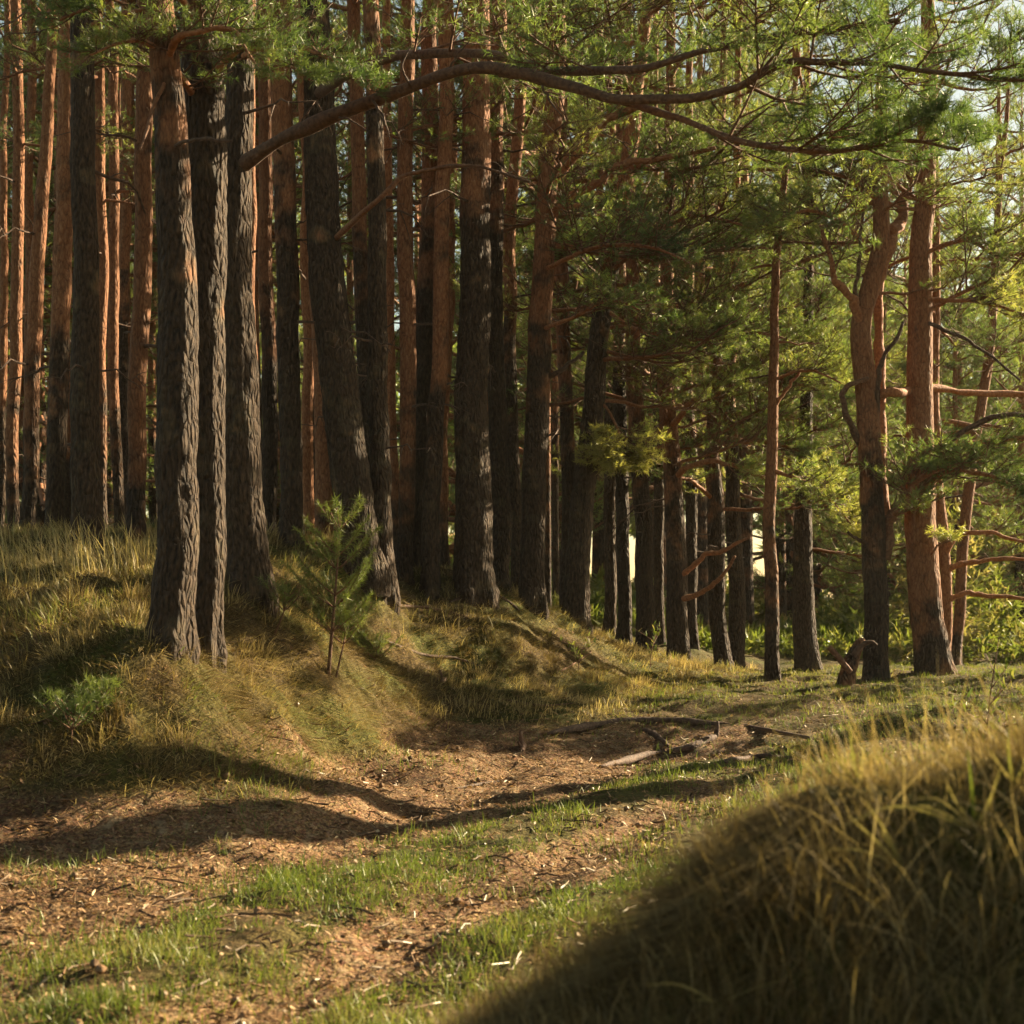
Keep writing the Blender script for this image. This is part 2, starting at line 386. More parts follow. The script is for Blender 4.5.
# (a) dry grass on the bank, combed down the slope
x, y, z = scatter(125000, -8, 4, 7.5, 23, lambda x, y, z: turf(x, y, z)*smooth(.08, .35, z)*(x < .42*y-5.2)*np.where(fbm(x*2.3, y*2.3, 71, 3) > .42, 1, .3)
                  *np.where((y < 12) & (x < -1.9) & (z < 1.3), .55, 1), rg)
S = slope(x, y); n = len(x); cl = fbm(x*3, y*3, 72, 2)
lean = -S*1.1+np.stack([.5*(fbm(x*1.9, y*1.9, 73, 2)-.5), .5*(fbm(x*1.9, y*1.9, 74, 2)-.5)], 1)*1.6+rg.normal(0, .22, (n, 2))
g = Geo()
tint = np.clip(.70+.9*(fbm(x*.9, y*.9, 75, 3)-.5)+rg.normal(0, .13, n)-.25*smooth(.6, .75, fbm(x*.6, y*.6, 76)), .05, 1)
blades(g, np.stack([x, y, z-.01], 1), (.04+.13*cl)*rg.uniform(.4, 1.4, n), rg.uniform(.004, .0085, n)*(.6+y*.035), lean, rg, tint, curl=.75)
# tussocks hanging over the bumps of the bank
cx, cy, cz = scatter(1500, -8, 3, 8, 20, lambda x, y, z: smooth(.2, .5, z)*(x < .42*y-5.4)*turf(x, y, z), rg)
m = 70; ci = np.repeat(np.arange(len(cx)), m); n = len(ci); a = rg.random(n)*6.283; q = .12*np.sqrt(rg.random(n))
x = cx[ci]+np.cos(a)*q; y = cy[ci]+np.sin(a)*q; S = slope(cx, cy)[ci]
lean = -S*1.0+np.stack([np.cos(a), np.sin(a)], 1)*rg.uniform(.2, .7, n)[:, None]+rg.normal(0, .15, (n, 2))
blades(g, np.stack([x, y, ground(x, y)-.01], 1), rg.uniform(.07, .22, n)*rg.uniform(.5, 1.2, len(cx))[ci], rg.uniform(.0035, .007, n)*(.6+y*.035), lean, rg, np.clip(rg.normal(.72, .2, len(cx))[ci]+rg.normal(0, .08, n)-.08, .05, 1), 1, curl=.85)
# matted old grass lying on the slope
x, y, z = scatter(150000, -8, 4, 7.5, 21, lambda x, y, z: smooth(.05, .3, z)*(x < .42*y-5.0)*(.12+.88*turf(x, y, z)), rg)
S = slope(x, y); n = len(x); a = rg.random(n)*6.283
lean = nrm(-S*1.3+np.stack([np.cos(a), np.sin(a)], 1)*.55)*.93
blades(g, np.stack([x, y, z+.004], 1), rg.uniform(.05, .2, n), rg.uniform(.003, .007, n)*(.6+y*.035), lean, rg, np.clip(.74+.8*(fbm(x*1.3, y*1.3, 78, 3)-.5)+rg.normal(0, .18, n)-.18, 0, 1), 1, curl=.25)
single('bank_grass', g.mesh('bank_grass', [GRASS, OLD], ()), None, None, kind='stuff')
# (b) short green grass of the track strip, the verges and the clearing
def dgreen(x, y, z):
    n = fbm(x*2.6, y*2.6, 81, 3)
    return turf(x, y, z)*((z < .2) | (x > .42*y-5.4))*(1-.7*is_mound(x, y))*(y > 4.2)*smooth(.34, .53, n)
x, y, z = scatter(340000, -6, 9, 4.6, 24, dgreen, rg)
n = len(x); g = Geo(); cl = fbm(x*3.1, y*3.1, 82, 2)
tint = np.clip(.28+.6*(fbm(x*1.2, y*1.2, 83, 3)-.45)+.08*smooth(13, 16, y)+rg.normal(0, .1, n), 0, .8)
blades(g, np.stack([x, y, z-.006], 1), (.02+.1*cl)*rg.uniform(.4, 1.35, n), rg.uniform(.004, .009, n)*(.6+y*.03), rg.normal(0, .55, (n, 2)), rg, tint, curl=.6)
# scattered tufts across the ruts
x, y, z = scatter(60000, -6, 6, 4.6, 15, lambda x, y, z: (z < .6)*smooth(.57, .72, fbm(x*1.6, y*1.6, 91, 3))*.9, rg)
n = len(x)
blades(g, np.stack([x, y, z-.006], 1), rg.uniform(.03, .13, n), rg.uniform(.004, .008, n)*(.6+y*.03), rg.normal(0, .38, (n, 2)), rg, np.clip(rg.normal(.25, .15, n), 0, .8), curl=.6)
single('track_grass', g.mesh('track_grass', [GRASS], ()), None, None, kind='stuff')
# (c) long grass over the near mound
n = 110000
x = rg.uniform(-.9, 2.4, n); y = rg.uniform(2.5, 5.2, n); k = rg.random(n) < is_mound(x, y); x = x[k]; y = y[k]; z = ground(x, y); n = len(x)
S = slope(x, y); cl = fbm(x*3.4, y*3.4, 61, 3)
lean = -S*.8+np.array([[-.32, -.1]])+np.stack([fbm(x*2.6, y*2.6, 62, 2)-.5, fbm(x*2.6, y*2.6, 63, 2)-.5], 1)*2.3+rg.normal(0, .45, (n, 2))
g = Geo()
tint = np.clip(.62+.8*(fbm(x*2, y*2, 64, 3)-.5)+rg.normal(0, .14, n), .05, 1)
blades(g, np.stack([x, y, z-.02], 1), (.035+.15*cl)*rg.uniform(.3, 1.7, n), rg.uniform(.002, .0055, n), lean, rg, tint, curl=.8)
n = 600; x = rg.uniform(.8, 2.0, n); y = rg.uniform(3.1, 4.1, n); z = ground(x, y)
blades(g, np.stack([x, y, z-.01], 1), rg.uniform(.18, .42, n), rg.uniform(.0025, .005, n), np.stack([rg.normal(-.35, .4, n), rg.normal(-.1, .4, n)], 1), rg, np.clip(rg.normal(.85, .12, n), .3, 1), curl=.85)
n = 2600; x = rg.uniform(-.35, .95, n); y = 3.35+rg.normal(0, .3, n); z = ground(x, y); k = is_mound(x, y) > .3; x, y, z = x[k], y[k], z[k]; n = len(x)
blades(g, np.stack([x, y, z-.01], 1), rg.uniform(.07, .24, n), rg.uniform(.002, .0045, n), np.stack([rg.normal(-.35, .45, n), rg.normal(0, .45, n)], 1), rg, np.clip(rg.normal(.6, .22, n), .1, 1), curl=.85)
single('mound_grass', g.mesh('mound_grass', [OLD], ()), None, None, kind='stuff')
# (d) straw-coloured seed stems on the crest
n = 420; x = rg.normal(-4.05, .42, n); y = rg.normal(13.0, .5, n); z = ground(x, y); g = Geo()
blades(g, np.stack([x, y, z-.01], 1), rg.uniform(.25, .62, n), rg.uniform(.006, .011, n), np.stack([rg.normal(-.25, .3, n), rg.normal(-.1, .3, n)], 1), rg, np.clip(rg.normal(.85, .12, n), .3, 1), curl=.85)
n = 700; x = rg.uniform(-5.5, 1.5, n); y = rg.uniform(12.4, 17, n); k = ground(x, y) > 1.0; x = x[k]; y = y[k]; z = ground(x, y); n = len(x)
blades(g, np.stack([x, y, z-.01], 1), rg.uniform(.15, .4, n), rg.uniform(.005, .009, n), rg.normal(0, .4, (n, 2)), rg, np.clip(rg.normal(.8, .15, n), .3, 1), curl=.85)
single('seed_stem_grass', g.mesh('seed_stem_grass', [GRASS], ()), None, None, kind='stuff')
# (e) fallen needles, bark flakes and leaves
def dl(x, y, z): return np.clip(1.0-.75*turf(x, y, z), .12, 1)*(1-is_mound(x, y))*np.clip(.25+1.2*fbm(x*2.2, y*2.2, 41, 3), 0, 1)
x, y, z = scatter(170000, -7, 7, 4.6, 20, dl, rg)
n = len(x); a = rg.random(n)*2*PI; s = rg.uniform(.007, .02, n)*(.7+.03*y); el = np.where(rg.random(n) < .6, rg.uniform(.08, .2, n), rg.uniform(.3, .8, n)); s = np.where(el < .25, s*1.7, s)
u = np.stack([np.cos(a), np.sin(a), rg.normal(0, .35, n)], 1); v = np.stack([-np.sin(a), np.cos(a), rg.normal(0, .45, n)], 1)
c = np.stack([x, y, z+.006+.3*s], 1)
V = np.stack([c-u*s[:, None], c-v*(s*el)[:, None], c+u*s[:, None], c+v*(s*el)[:, None]], 1).reshape(-1, 3)
g = Geo(); g.add(V, None, np.arange(n*4).reshape(-1, 4), np.repeat(np.clip(rg.normal(.42, .25, n), 0, 1), 4))
x, y, z = scatter(1500, -6, 6, 4.8, 16, lambda x, y, z: (z < .7)*(1-is_mound(x, y)), rg)
for i in range(len(x)):          # twigs and cones among the needles
    a = rg.random()*6.283; dv = np.array([math.cos(a), math.sin(a), rg.normal(0, .08)]); p = np.array([x[i], y[i], z[i]+.012])
    if i % 14:
        l = rg.uniform(.05, .28); tube(g, p+dv*np.linspace(-.5, .5, 4)[:, None]*l+rg.normal(0, .01, (4, 3)), np.linspace(.006, .003, 4), 4, rg.uniform(0, .35), cap=False)
    else:
        l = .045; tube(g, p+dv*np.linspace(-.5, .5, 6)[:, None]*l+np.array([0, 0, .01]), np.array([.008, .018, .021, .018, .011, .004]), 7, rg.uniform(.1, .4))
single('leaf_litter', g.mesh('leaf_litter', [LITTER], ()), None, None, kind='stuff')

# ------------------------------------------------------------------ pine boughs
def spray(g, P, r, rng, n, L, lvl=1, t0=.3, tuft_gap=.13, needles=14, nl=.09, nw=.007, k=4, tint=.35, lift=.25, tsize=1.0, tubes=True, acc=None, plane=None, col=None):
    """side twigs along a limb polyline P, with shoots of needles gathered in acc"""
    m = len(P); T = nrm(np.gradient(P, axis=0))
    ts = np.sort(rng.uniform(t0, 1, n))
    for q, t in enumerate(ts):
        i = min(int(t*(m-1)), m-2); f = t*(m-1)-i
        p = P[i]*(1-f)+P[i+1]*f; tg = T[i]
        sd = np.cross(tg, [0, 0, 1.]); sd = sd/(np.linalg.norm(sd)+1e-6)*(1 if q % 2 else -1)
        a = rng.uniform(.55, 1.15)
        d = tg*math.cos(a)+sd*math.sin(a)+np.array([0, 0, rng.normal(.08, .28)])
        d = d/np.linalg.norm(d)
        l = L*(1.05-.65*(t-t0)/(1-t0))*rng.uniform(.6, 1.25)
        s = np.linspace(0, 1, 5)[:, None]
        tw = p+d*s*l+np.array([0, 0, lift*l])*s*s+rng.normal(0, .03*l, 3)*s*(1-s)*2
        if tubes:
            rr = max(.004, min(.02, .011*l+.003)); tube(g, tw, np.linspace(rr, rr*.45, 5), k, tint, 0, cap=False)
        if lvl > 0:
            spray(g, tw, None, rng, max(2, int(n*.45)), l*.5, lvl-1, .25, tuft_gap, needles, nl, nw, 3, tint, lift, tsize, tubes and l > .35, acc)
        D = nrm(np.gradient(tw, axis=0))
        cnt = max(1, int(l*.6/tuft_gap))
        for u in np.linspace(.45, 1, cnt):
            j = min(int(u*4), 3); h = u*4-j
            acc.append((tw[j]*(1-h)+tw[j+1]*h, D[min(j+1, 4)]+np.array([0, 0, .25])))

def flush(g, acc, rng, needles, nl, nw, tsize=1.0, slot=1, tint_mu=.5):
    if not acc: return
    P = np.array([a[0] for a in acc]); D = np.array([a[1] for a in acc])
    # needle tint drifts from clump to clump by noise, random scatter per shoot
    cl = fbm(P[:, 0]*1.1+9, P[:, 1]*1.1+P[:, 2]*1.7, 5, 2)
    tint = np.clip(tint_mu+1.0*(cl-.5)+rng.normal(0, .12, len(P)), 0, 1)
    tufts(g, P, D, tsize*rng.uniform(.75, 1.25, len(P)), needles, nl, nw, rng, slot, tint=tint)

def crown(seed, h0, h1, R0, nb, shape, needles=14, nl=.11, nw=.011, gap=.17, twn=11, twl=.8, lean=(0, 0), sway=.25, lvl=1, tubes=True, k=5, stem_r=.12):
    """limbs with needles round an upright stem: a crown in its own coordinates, stem along z"""
    rng = np.random.default_rng(seed); g = Geo(); acc = []
    for b in range(nb):
        u = (b+rng.random())/nb; h = h0+(h1-h0)*u
        az = b*2.39996+rng.normal(0, .35); L = R0*shape(u)*rng.uniform(.7, 1.2)
        e = -.12+.85*u**1.6+rng.normal(0, .13)
        d = np.array([math.cos(az)*math.cos(e), math.sin(az)*math.cos(e), math.sin(e)])
        s = np.linspace(0, 1, 8)[:, None]
        P = np.array([0, 0, h])+d*s*L+np.array([0, 0, 1.])*(-.22*L*s*(1-s)*(1-u)*2+.16*L*s**3)
        P += rng.normal(0, .05*L, 3)*np.sin(s*PI)
        r = np.linspace(.016*L+.012, .008, 8); tube(g, P, r, k, np.linspace(.85, .4, 8), 0, cap=False)
        spray(g, P, None, rng, twn, twl*(.35+.65*L/R0), lvl, .25, gap, tubes=tubes, acc=acc, tint=.35)
    if h1 > h0:
        P = np.stack([np.zeros(9), np.zeros(9), np.linspace(h0-.05, h1+.35, 9)], 1)
        tube(g, P, np.linspace(stem_r, .012, 9), 7, .8, 0)
        for j in range(3): acc.append((np.array([0, 0, h1+.35]), np.array([0, 0, 1.])))
    flush(g, acc, rng, needles, nl, nw)
    return g.mesh('crown', [TWIG, NEEDLE], (0,))

flatc = lambda u: (1-u)**.55*.95+.12
bushy = lambda u: (1-.85*u)*(.75+.25*math.sin(u*9))
# tall forest pines: crown mesh stands on the trunk's top part
TALL = [crown(100+i, 0, 5.5, 2.3, 26, flatc, needles=12, twn=9, gap=.22, twl=.8, nw=.013) for i in range(3)]
# bushy field pines: limbs almost to the ground
BUSH = [crown(200+i, 1.0, 9.0, 3.4, 56, bushy, needles=12, twn=10, gap=.2, twl=1.0, nw=.012, nl=.13) for i in range(4)]

def bush_trunk(seed):   # reaches up into the crown
    rng = np.random.default_rng(seed); g = Geo()
    P = catmull([(0, 0, -.3), (0, 0, .9), (rng.normal(0, .02), 0, 3.4)], 20); tube(g, P, np.linspace(.2, .12, 20), 12, .35)
    return g.mesh('trunk', [BARK])
BTR = bush_trunk(1)
DEAD = []
for s_ in range(5):
    rng = np.random.default_rng(300+s_); g = Geo(); L = rng.uniform(.7, 1.6)
    s = np.linspace(0, 1, 8)[:, None]
    P = np.array([1, 0, .1])*s*L+np.array([0, 0, rng.normal(-.15, .25)*L])*s*s+rng.normal(0, .06, (8, 3))*s
    tube(g, P, np.linspace(.02, .005, 8), 5, .1)
    for q in range(rng.integers(2, 5)):
        i = rng.integers(2, 7); d = np.array([.5, rng.normal(0, .6), rng.normal(0, .4)]); l = rng.uniform(.2, .5)
        tube(g, P[i]+d*np.linspace(0, 1, 4)[:, None]*l+np.array([0, 0, -.1])*np.linspace(0, 1, 4)[:, None]**2, np.linspace(.008, .003, 4), 4, .1, cap=False)
    DEAD.append(g.mesh('dead_branch', [TWIG]))

BOUGH = []
for s_ in range(6):
    rng = np.random.default_rng(400+s_); g = Geo(); acc = []; Lb = 2.6
    s = np.linspace(0, 1, 10)[:, None]
    P = np.array([1., 0, .12])*s*Lb+np.array([0, 0, -.35*Lb])*s*s*(1-s)*1.6+np.array([0, 0, .1*Lb])*s**3+rng.normal(0, .07, (10, 3))*s
    P[:, 1] += .25*rng.normal()*s[:, 0]**2
    tube(g, P, np.linspace(.04, .01, 10), 7, np.linspace(.7, .2, 10), 0)
    lm = g.mesh('limb', [TWIG]); gn = Geo()
    spray(gn, P, None, rng, 17, 1.05, 1, .18, .15, acc=acc, tint=.25)
    flush(gn, acc, rng, 18, .09, .008, slot=1, tint_mu=(.25, .4, .5, .6, .45, .7)[s_])
    BOUGH.append((lm, gn.mesh('foliage', [TWIG, NEEDLE], (0,))))
def boughs(tree, z0, z1, n, seed, sc=1.0, az=None):
    """whorled boughs on a tree's trunk: limb > foliage"""
    o, base = tree; rng = np.random.default_rng(seed); C3, zl = next((t[2], t[3]) for t in TREES if t[0] is o)
    for q in range(n):
        hz = base[2]+z0+(z1-z0)*(q+rng.random())/n; c = Vector(np.array([np.interp(hz, zl, C3[:, i]) for i in range(3)])-base)
        a = q*2.4+rng.normal(0, .4) if az is None else rng.uniform(*az)
        lm, fo = BOUGH[rng.integers(6)]
        l = part('limb', lm, o, c, a, sc*rng.uniform(.7, 1.2)); l.rotation_euler.y = rng.normal(-.05, .15)
        part('foliage', fo, l)

# ------------------------------------------------------------------ trunks
def trunk_geo(P, wid, base, orange, H, d, near, seed):
    """P: centre line in metres from the foot up; wid: (z, radius) table; orange: height where bark turns"""
    rng = np.random.default_rng(seed)
    top = P[-1]; dr = nrm(P[-1]-P[-2])
    if dr[2] < .9: dr = nrm(dr+np.array([0, 0, 1.]))
    if H > top[2]+1: P = np.vstack([P, top+dr*(H-top[2])*.5+rng.normal(0, .08, 3), top+dr*(H-top[2])+np.append(rng.normal(0, .15, 2), 0)])
    foot = P[0].copy(); foot[2] -= .3
    P = np.vstack([foot, P])
    step = .05 if near == 2 else (.09 if near == 1 else .22)
    vis = min(9.0, H)
    n = int((vis)/step)
    L = np.concatenate([[0], np.cumsum(np.linalg.norm(np.diff(P, axis=0), axis=1))])
    Q = catmull(P, 400)
    zz = Q[:, 2]
    zl = np.concatenate([np.linspace(zz[0], min(zz[0]+vis, zz[-1]), n), np.linspace(zz[0]+vis, zz[-1], 16)[1:] if zz[-1] > zz[0]+vis else []])
    C3 = np.stack([np.interp(zl, np.maximum.accumulate(zz), Q[:, i]) for i in range(3)], 1)
    wz = np.array([w[0] for w in wid]); wr = np.array([w[1] for w in wid])
    if near: C3[:, :2] += (np.stack([fbm(zl*.8, zl*0+seed*1.7, 3, 3), fbm(zl*.8, zl*0+seed*2.3, 4, 3)], 1)-.5)*.11*smooth(0, .8, zl-base[2])[:, None]
    r = np.interp(zl, wz, wr)
    above = zl > wz[-1]
    r = np.where(above, wr[-1]*np.clip(1-.8*(zl-wz[-1])/max(H-wz[-1], 1), .12, 1), r)
    h = zl-base[2]
    k = (40, 22, 12)[2-near]
    th = np.arange(k)*2*PI/k; lob = rng.random()*6
    fl = 1+.42*np.exp(-np.maximum(h, 0)/.17)[:, None]*(1+.75*np.cos(3*th+lob)+.4*np.cos(5*th+2*lob))[None]*.6
    ru = fbm(np.cos(th)[None]*2.4*2+h[:, None]*.3+seed, np.sin(th)[None]*2.4*2+h[:, None]*2.2, seed % 50, 3)-.5
    f2 = fbm(th[None]*k/14+seed, h[:, None]*9, seed % 37+5, 2)-.5
    tt = smooth(-1.9, 1.9, h-orange)
    rough = (.2 if near else .12)*(1-.6*tt)[:, None]
    g = Geo()
    tube(g, C3, r, k, tt, 0, mod=lambda a, b: fl*(1+rough*ru+(.15*(1-.65*tt)[:, None]*f2 if near else 0)))
    return g, C3, zl

TREES = []
def pine(label, d, pts, w, orange_px, H=17, near=1, crown_i=None, group=None, dead=0, crown_h=.74, nocrown=False, stop=False):
    """pts: centre line, foot first, as measured in the photo; w: widths in px at the foot, half way and at the top of the measured line"""
    seed = 1000+len(TREES)
    P = np.array([W(a, b, d) for a, b in pts])
    gz = float(ground(P[0, 0], d))
    # carry the foot down to the ground where the bank hides it
    base = P[0].copy()
    if P[0, 2] > gz-.02:
        base = P[0]+(P[0]-P[1])/max(P[0, 2]-P[1, 2], -9)*0; base = np.array([P[0, 0], d, gz])
        if P[0, 2]-gz > .06: P = np.vstack([base, P])
        else: P[0] = base
    else:
        base = np.array([P[0, 0], d, gz]); P = P[P[:, 2] > gz+.15]; P = np.vstack([base, P])
    zt = P[-1, 2]; wpx = [x/F*d*.5 for x in w]; wpx[0] *= .86
    wid = [(base[2], wpx[0]), (base[2]+.5, wpx[0]*.90+wpx[1]*.1), (base[2]+(zt-base[2])*.45, wpx[1]), (zt, wpx[2])]
    o_h = EYE-(orange_px-600)/F*d-base[2]
    g, C3, zl = trunk_geo(P, wid, base, o_h, base[2]+H if not stop else zt, d, near, seed)
    o = thing('pine_tree', label, 'pine tree', base, group)
    part('trunk', g.mesh('trunk', [BARK], origin=base), o)
    if not nocrown:
        ch = base[2]+H*crown_h; c = [np.interp(ch, zl, C3[:, i]) for i in range(3)]
        rs = np.random.default_rng(seed)
        part('crown', TALL[seed % 3], o, Vector(np.array(c)-base), rs.random()*6.28, H*(1-crown_h)/5.6)
    rs = np.random.default_rng(seed+5)
    for q in range(dead):
        hz = base[2]+rs.uniform(1.6, 6.2); c = np.array([np.interp(hz, zl, C3[:, i]) for i in range(3)])
        part('dead_branch', DEAD[rs.integers(5)], o, Vector(c-base), rs.random()*6.28, rs.uniform(.6, 1.15))
    TREES.append((o, base, C3, zl))
    return o, base

def limb(tree, pts, r0, r1, name='limb', tint=(.9, .6), needles=None, seed=0, k=8, n=None, label=None, t0=.25):
    """a measured limb of a tree; needles = dict(n twigs, L, ...) grows a sub-part 'foliage' on it"""
    o, base = tree
    P = catmull([W(*p) for p in pts], n or max(10, len(pts)*6))
    rng = np.random.default_rng(500+seed)
    g = Geo(); m = len(P)
    rr = np.linspace(r0, r1, m)*(1+.5*(fbm(np.linspace(0, 16, m)+seed, np.zeros(m), seed, 2)-.5))
    P = P+(np.stack([fbm(np.linspace(0, 7, m), np.full(m, seed+i*3.1), 7+i, 3) for i in range(3)], 1)-.5)*r0*2.4*np.sin(np.linspace(0, PI, m))[:, None]
    tube(g, P, rr, k, np.linspace(tint[0], tint[1], m), 0)
    acc = []; gn = None
    if needles:
        gn = Geo()
        spray(g, P, None, rng, needles['n'], needles['L'], needles.get('lvl', 1), t0, needles.get('gap', .12), acc=acc, tint=.25, lift=needles.get('lift', .2))
    l = part(name, g.mesh(name, [TWIG], origin=base), o, label=label)
    if needles:
        flush(gn, acc, rng, needles.get('c', 22), needles.get('nl', .075), needles.get('nw', .006), needles.get('ts', 1), slot=0, tint_mu=needles.get('mu', .5))
        part('foliage', gn.mesh('foliage', [NEEDLE], (), origin=base), l)
    return l

# ---- the stand on the bank, measured one by one
J = pine('thick dark pine at the front edge of the bank, bark turning orange high up', 10.5, [(170, 648), (177, 560), (177, 450), (174, 340), (170, 230), (167, 120), (165, 0)], (48, 40, 27), 120, 16, 2, dead=0)
K = pine('broad grey-barked pine standing close behind the front pine of the bank', 11.2, [(206, 634), (208, 560), (206, 450), (207, 340), (207, 200), (206, 100), (204, 0)], (34, 40, 42), -60, 17, 2, dead=0)
L = pine('thick pine with widely flared foot and deeply furrowed bark, long bare limb sweeping right', 12.6, [(250, 582), (243, 500), (238, 400), (235, 300), (236, 200), (237, 100), (238, 0)], (50, 35, 25), -200, 16, 2, dead=2)
Q = pine('dark pine leaning left, its foot spread out behind the young pine sapling', 15.6, [(362, 572), (350, 480), (338, 380), (326, 260), (318, 150), (314, 0)], (46, 36, 27), -80, 17, 2, dead=3)
pine('heavy blackish pine rising behind the tall straw grass on the crest', 14.2, [(88, 540), (86, 400), (84, 250), (83, 100), (82, 0)], (36, 25, 22), -60, 18, 1, dead=4)
pine('smooth orange-brown pine just left of the front pine, foot grey', 15, [(136, 535), (138, 400), (141, 250), (143, 100), (143, 0)], (21, 18, 16), 480, 18, 1, dead=4)
pine('pine with dark foot and orange stem, left neighbour of the heavy blackish pine', 17, [(53, 551), (57, 430), (62, 300), (64, 150), (66, 0)], (21, 19, 15), 350, 18, 1, dead=3)
pine('slender pine leaning right with a bright sunlit edge down its orange stem', 18, [(27, 548), (32, 400), (40, 220), (48, 100), (54, 0)], (17, 15, 9), 420, 17, 1, dead=3)
pine('thin orange pine second from the photo\'s left border', 20, [(14, 548), (15, 400), (17, 230), (17, 100), (15, 0)], (14, 12, 10), 450, 18, 1, dead=2)
pine('wavy thin orange pine half hidden behind the slender right-leaning pine', 24, [(27, 540), (30, 330), (28, 200), (31, 80), (31, 0)], (11, 10, 8), 420, 18, 1, dead=2)
pine('sunlit thin pine at the photo\'s left border', 22, [(2, 545), (2, 400), (3, 200), (5, 90), (8, 0)], (10, 8, 6), 420, 18, 1, dead=2)
pine('straight narrow orange pine just right of the heavy blackish pine', 20, [(103, 530), (102, 350), (101, 180), (99, 0)], (12, 11, 9), 430, 18, 1, dead=3)
pine('narrow orange pine with many dead twigs between the blackish and the smooth orange-brown pine', 22, [(119, 525), (113, 340), (115, 200), (113, 90), (110, 0)], (12, 11, 9), 420, 18, 1, dead=5)
pine('dim pine half hidden behind the left side of the smooth orange-brown pine', 25, [(127, 520), (124, 340), (127, 180), (126, 0)], (13, 11, 9), 300, 18, 1, dead=1)
pine('thin orange pine just right of the wide flared trunk', 22, [(252, 560), (251, 400), (251, 200), (252, 0)], (11, 10, 8), 520, 18, 1, dead=2)
pine('grey-brown pine right of the flared trunk, orange from head height', 19, [(268, 575), (268, 450), (266, 300), (265, 150), (264, 0)], (18, 15, 12), 330, 18, 1, dead=3)
pine('straight two-toned pine between the flared trunk and the leaning dark pine, black foot', 15.6, [(291, 571), (290, 450), (287, 300), (284, 150), (283, 0)], (25, 22, 21), 220, 18, 1, dead=3)
pine('slim all-orange pine behind the right side of the straight two-toned pine', 20, [(308, 560), (307, 400), (306, 200), (304, 0)], (13, 12, 10), 600, 18, 1, dead=2)
pine('stout orange stem half hidden behind the leaning dark pine', 18, [(324, 552), (323, 440), (321, 340), (318, 200), (322, 0)], (21, 19, 15), 600, 18, 1, dead=1)
pine('slender pine with pale sunlit edge directly right of the leaning dark pine', 17, [(372, 572), (368, 450), (361, 300), (358, 150), (352, 0)], (18, 15, 13), 260, 18, 1, dead=3)
pine('near black straight pine, second right of the leaning dark pine', 15.8, [(384, 575), (381, 450), (376, 300), (374, 150), (372, 0)], (27, 19, 16), 60, 18, 1, dead=3)
pine('thin orange stem squeezed behind the right side of the near black pine', 20, [(396, 572), (393, 400), (388, 240), (386, 0)], (11, 10, 8), 480, 18, 1, dead=1)
pine('orange pine with thin gold edge, centre of the stand', 17.3, [(404, 578), (406, 450), (407, 300), (407, 150), (408, 0)], (18, 17, 14), 470, 18, 1, dead=4)
pine('grey-footed pine leaning slightly right, right of the gold-edged orange pine', 17.9, [(415, 582), (419, 450), (424, 330), (428, 200), (432, 0)], (22, 20, 15), 290, 18, 1, dead=2)
pine('dark-footed pine crossing in front of its grey-footed neighbour, upper stem pale orange', 17.2, [(431, 588), (435, 450), (440, 330), (443, 200), (446, 0)], (21, 16, 13), 380, 18, 1, dead=3)
pine('very thin stem left of the thickest trunk in the middle', 19.5, [(445, 585), (445, 450), (449, 300), (452, 100)], (11, 9, 7), 500, 17, 1, dead=1)
Wt = pine('thickest straight trunk in the middle, standing on the mound top above bare roots', 17.4, [(474, 586), (473, 480), (473, 350), (474, 200), (475, 90), (476, 0)], (44, 31, 26), 180, 18, 2, dead=2)
pine('dark pine touching the right side of the thickest middle trunk', 18.2, [(500, 582), (498, 450), (496, 300), (496, 180), (500, 0)], (23, 18, 14), 190, 18, 1, dead=3)
pine('crooked thin pine between the thickest middle trunk and the forked pine', 19.3, [(517, 588), (514, 470), (510, 330), (509, 230), (517, 120), (520, 0)], (14, 13, 11), 330, 18, 1, dead=3)
Z = pine('forked pine with orange upper limbs reaching right, on the right shoulder of the mound', 18, [(532, 604), (533, 500), (537, 400), (541, 330), (544, 250), (549, 165), (556, 90), (556, 0)], (29, 23, 16), 350, 15, 1, dead=2)
pine('very thin stem just right of the forked pine', 24, [(548, 604), (547, 400), (549, 200)], (8, 7, 6), 500, 17, 0, dead=1)
pine('very thin dark stem left of the right-leaning pine', 25, [(556, 606), (555, 400), (556, 200)], (8, 7, 6), 420, 17, 0, dead=1)
pine('straight orange-grey pine behind the foot of the right-leaning pine', 21, [(567, 610), (567, 450), (564, 340), (560, 200), (560, 60)], (16, 14, 11), 400, 17, 1, dead=2)
LN = pine('pine leaning clearly right at the right end of the mound', 19, [(576, 626), (585, 480), (599, 345), (607, 290), (620, 210), (631, 140), (640, 60)], (30, 21, 13), 250, 14, 1, dead=2)
pine('dark straight pine, first right of the right-leaning pine', 23, [(610, 640), (610, 500), (612, 350), (613, 200)], (14, 12, 9), 180, 16, 1, dead=2)
pine('dark pine, second right of the right-leaning pine, under a bright bough', 22, [(625, 645), (622, 500), (620, 350), (622, 200)], (16, 13, 10), 300, 16, 1, dead=2)
B3 = pine('black-footed pine under the bright bough, third right of the right-leaning pine', 21.5, [(645, 652), (642, 500), (636, 400), (632, 330), (630, 200)], (21, 17, 12), 440, 16, 1, dead=2)
pine('thin dark pine, left neighbour of the pine with orange low limbs', 24, [(660, 655), (659, 500), (656, 350), (655, 200)], (12, 10, 8), 300, 16, 1, dead=2)
O1 = pine('sturdy pine with rust-orange low limbs reaching right', 20.8, [(678, 660), (677, 560), (673, 480), (668, 420), (665, 340), (668, 220)], (25, 18, 12), 480, 15, 1, dead=2)
pine('slim greyish pine close behind the pine with rust-orange low limbs', 24, [(692, 662), (691, 500), (688, 350), (690, 220)], (14, 12, 9), 420, 16, 1, dead=2)
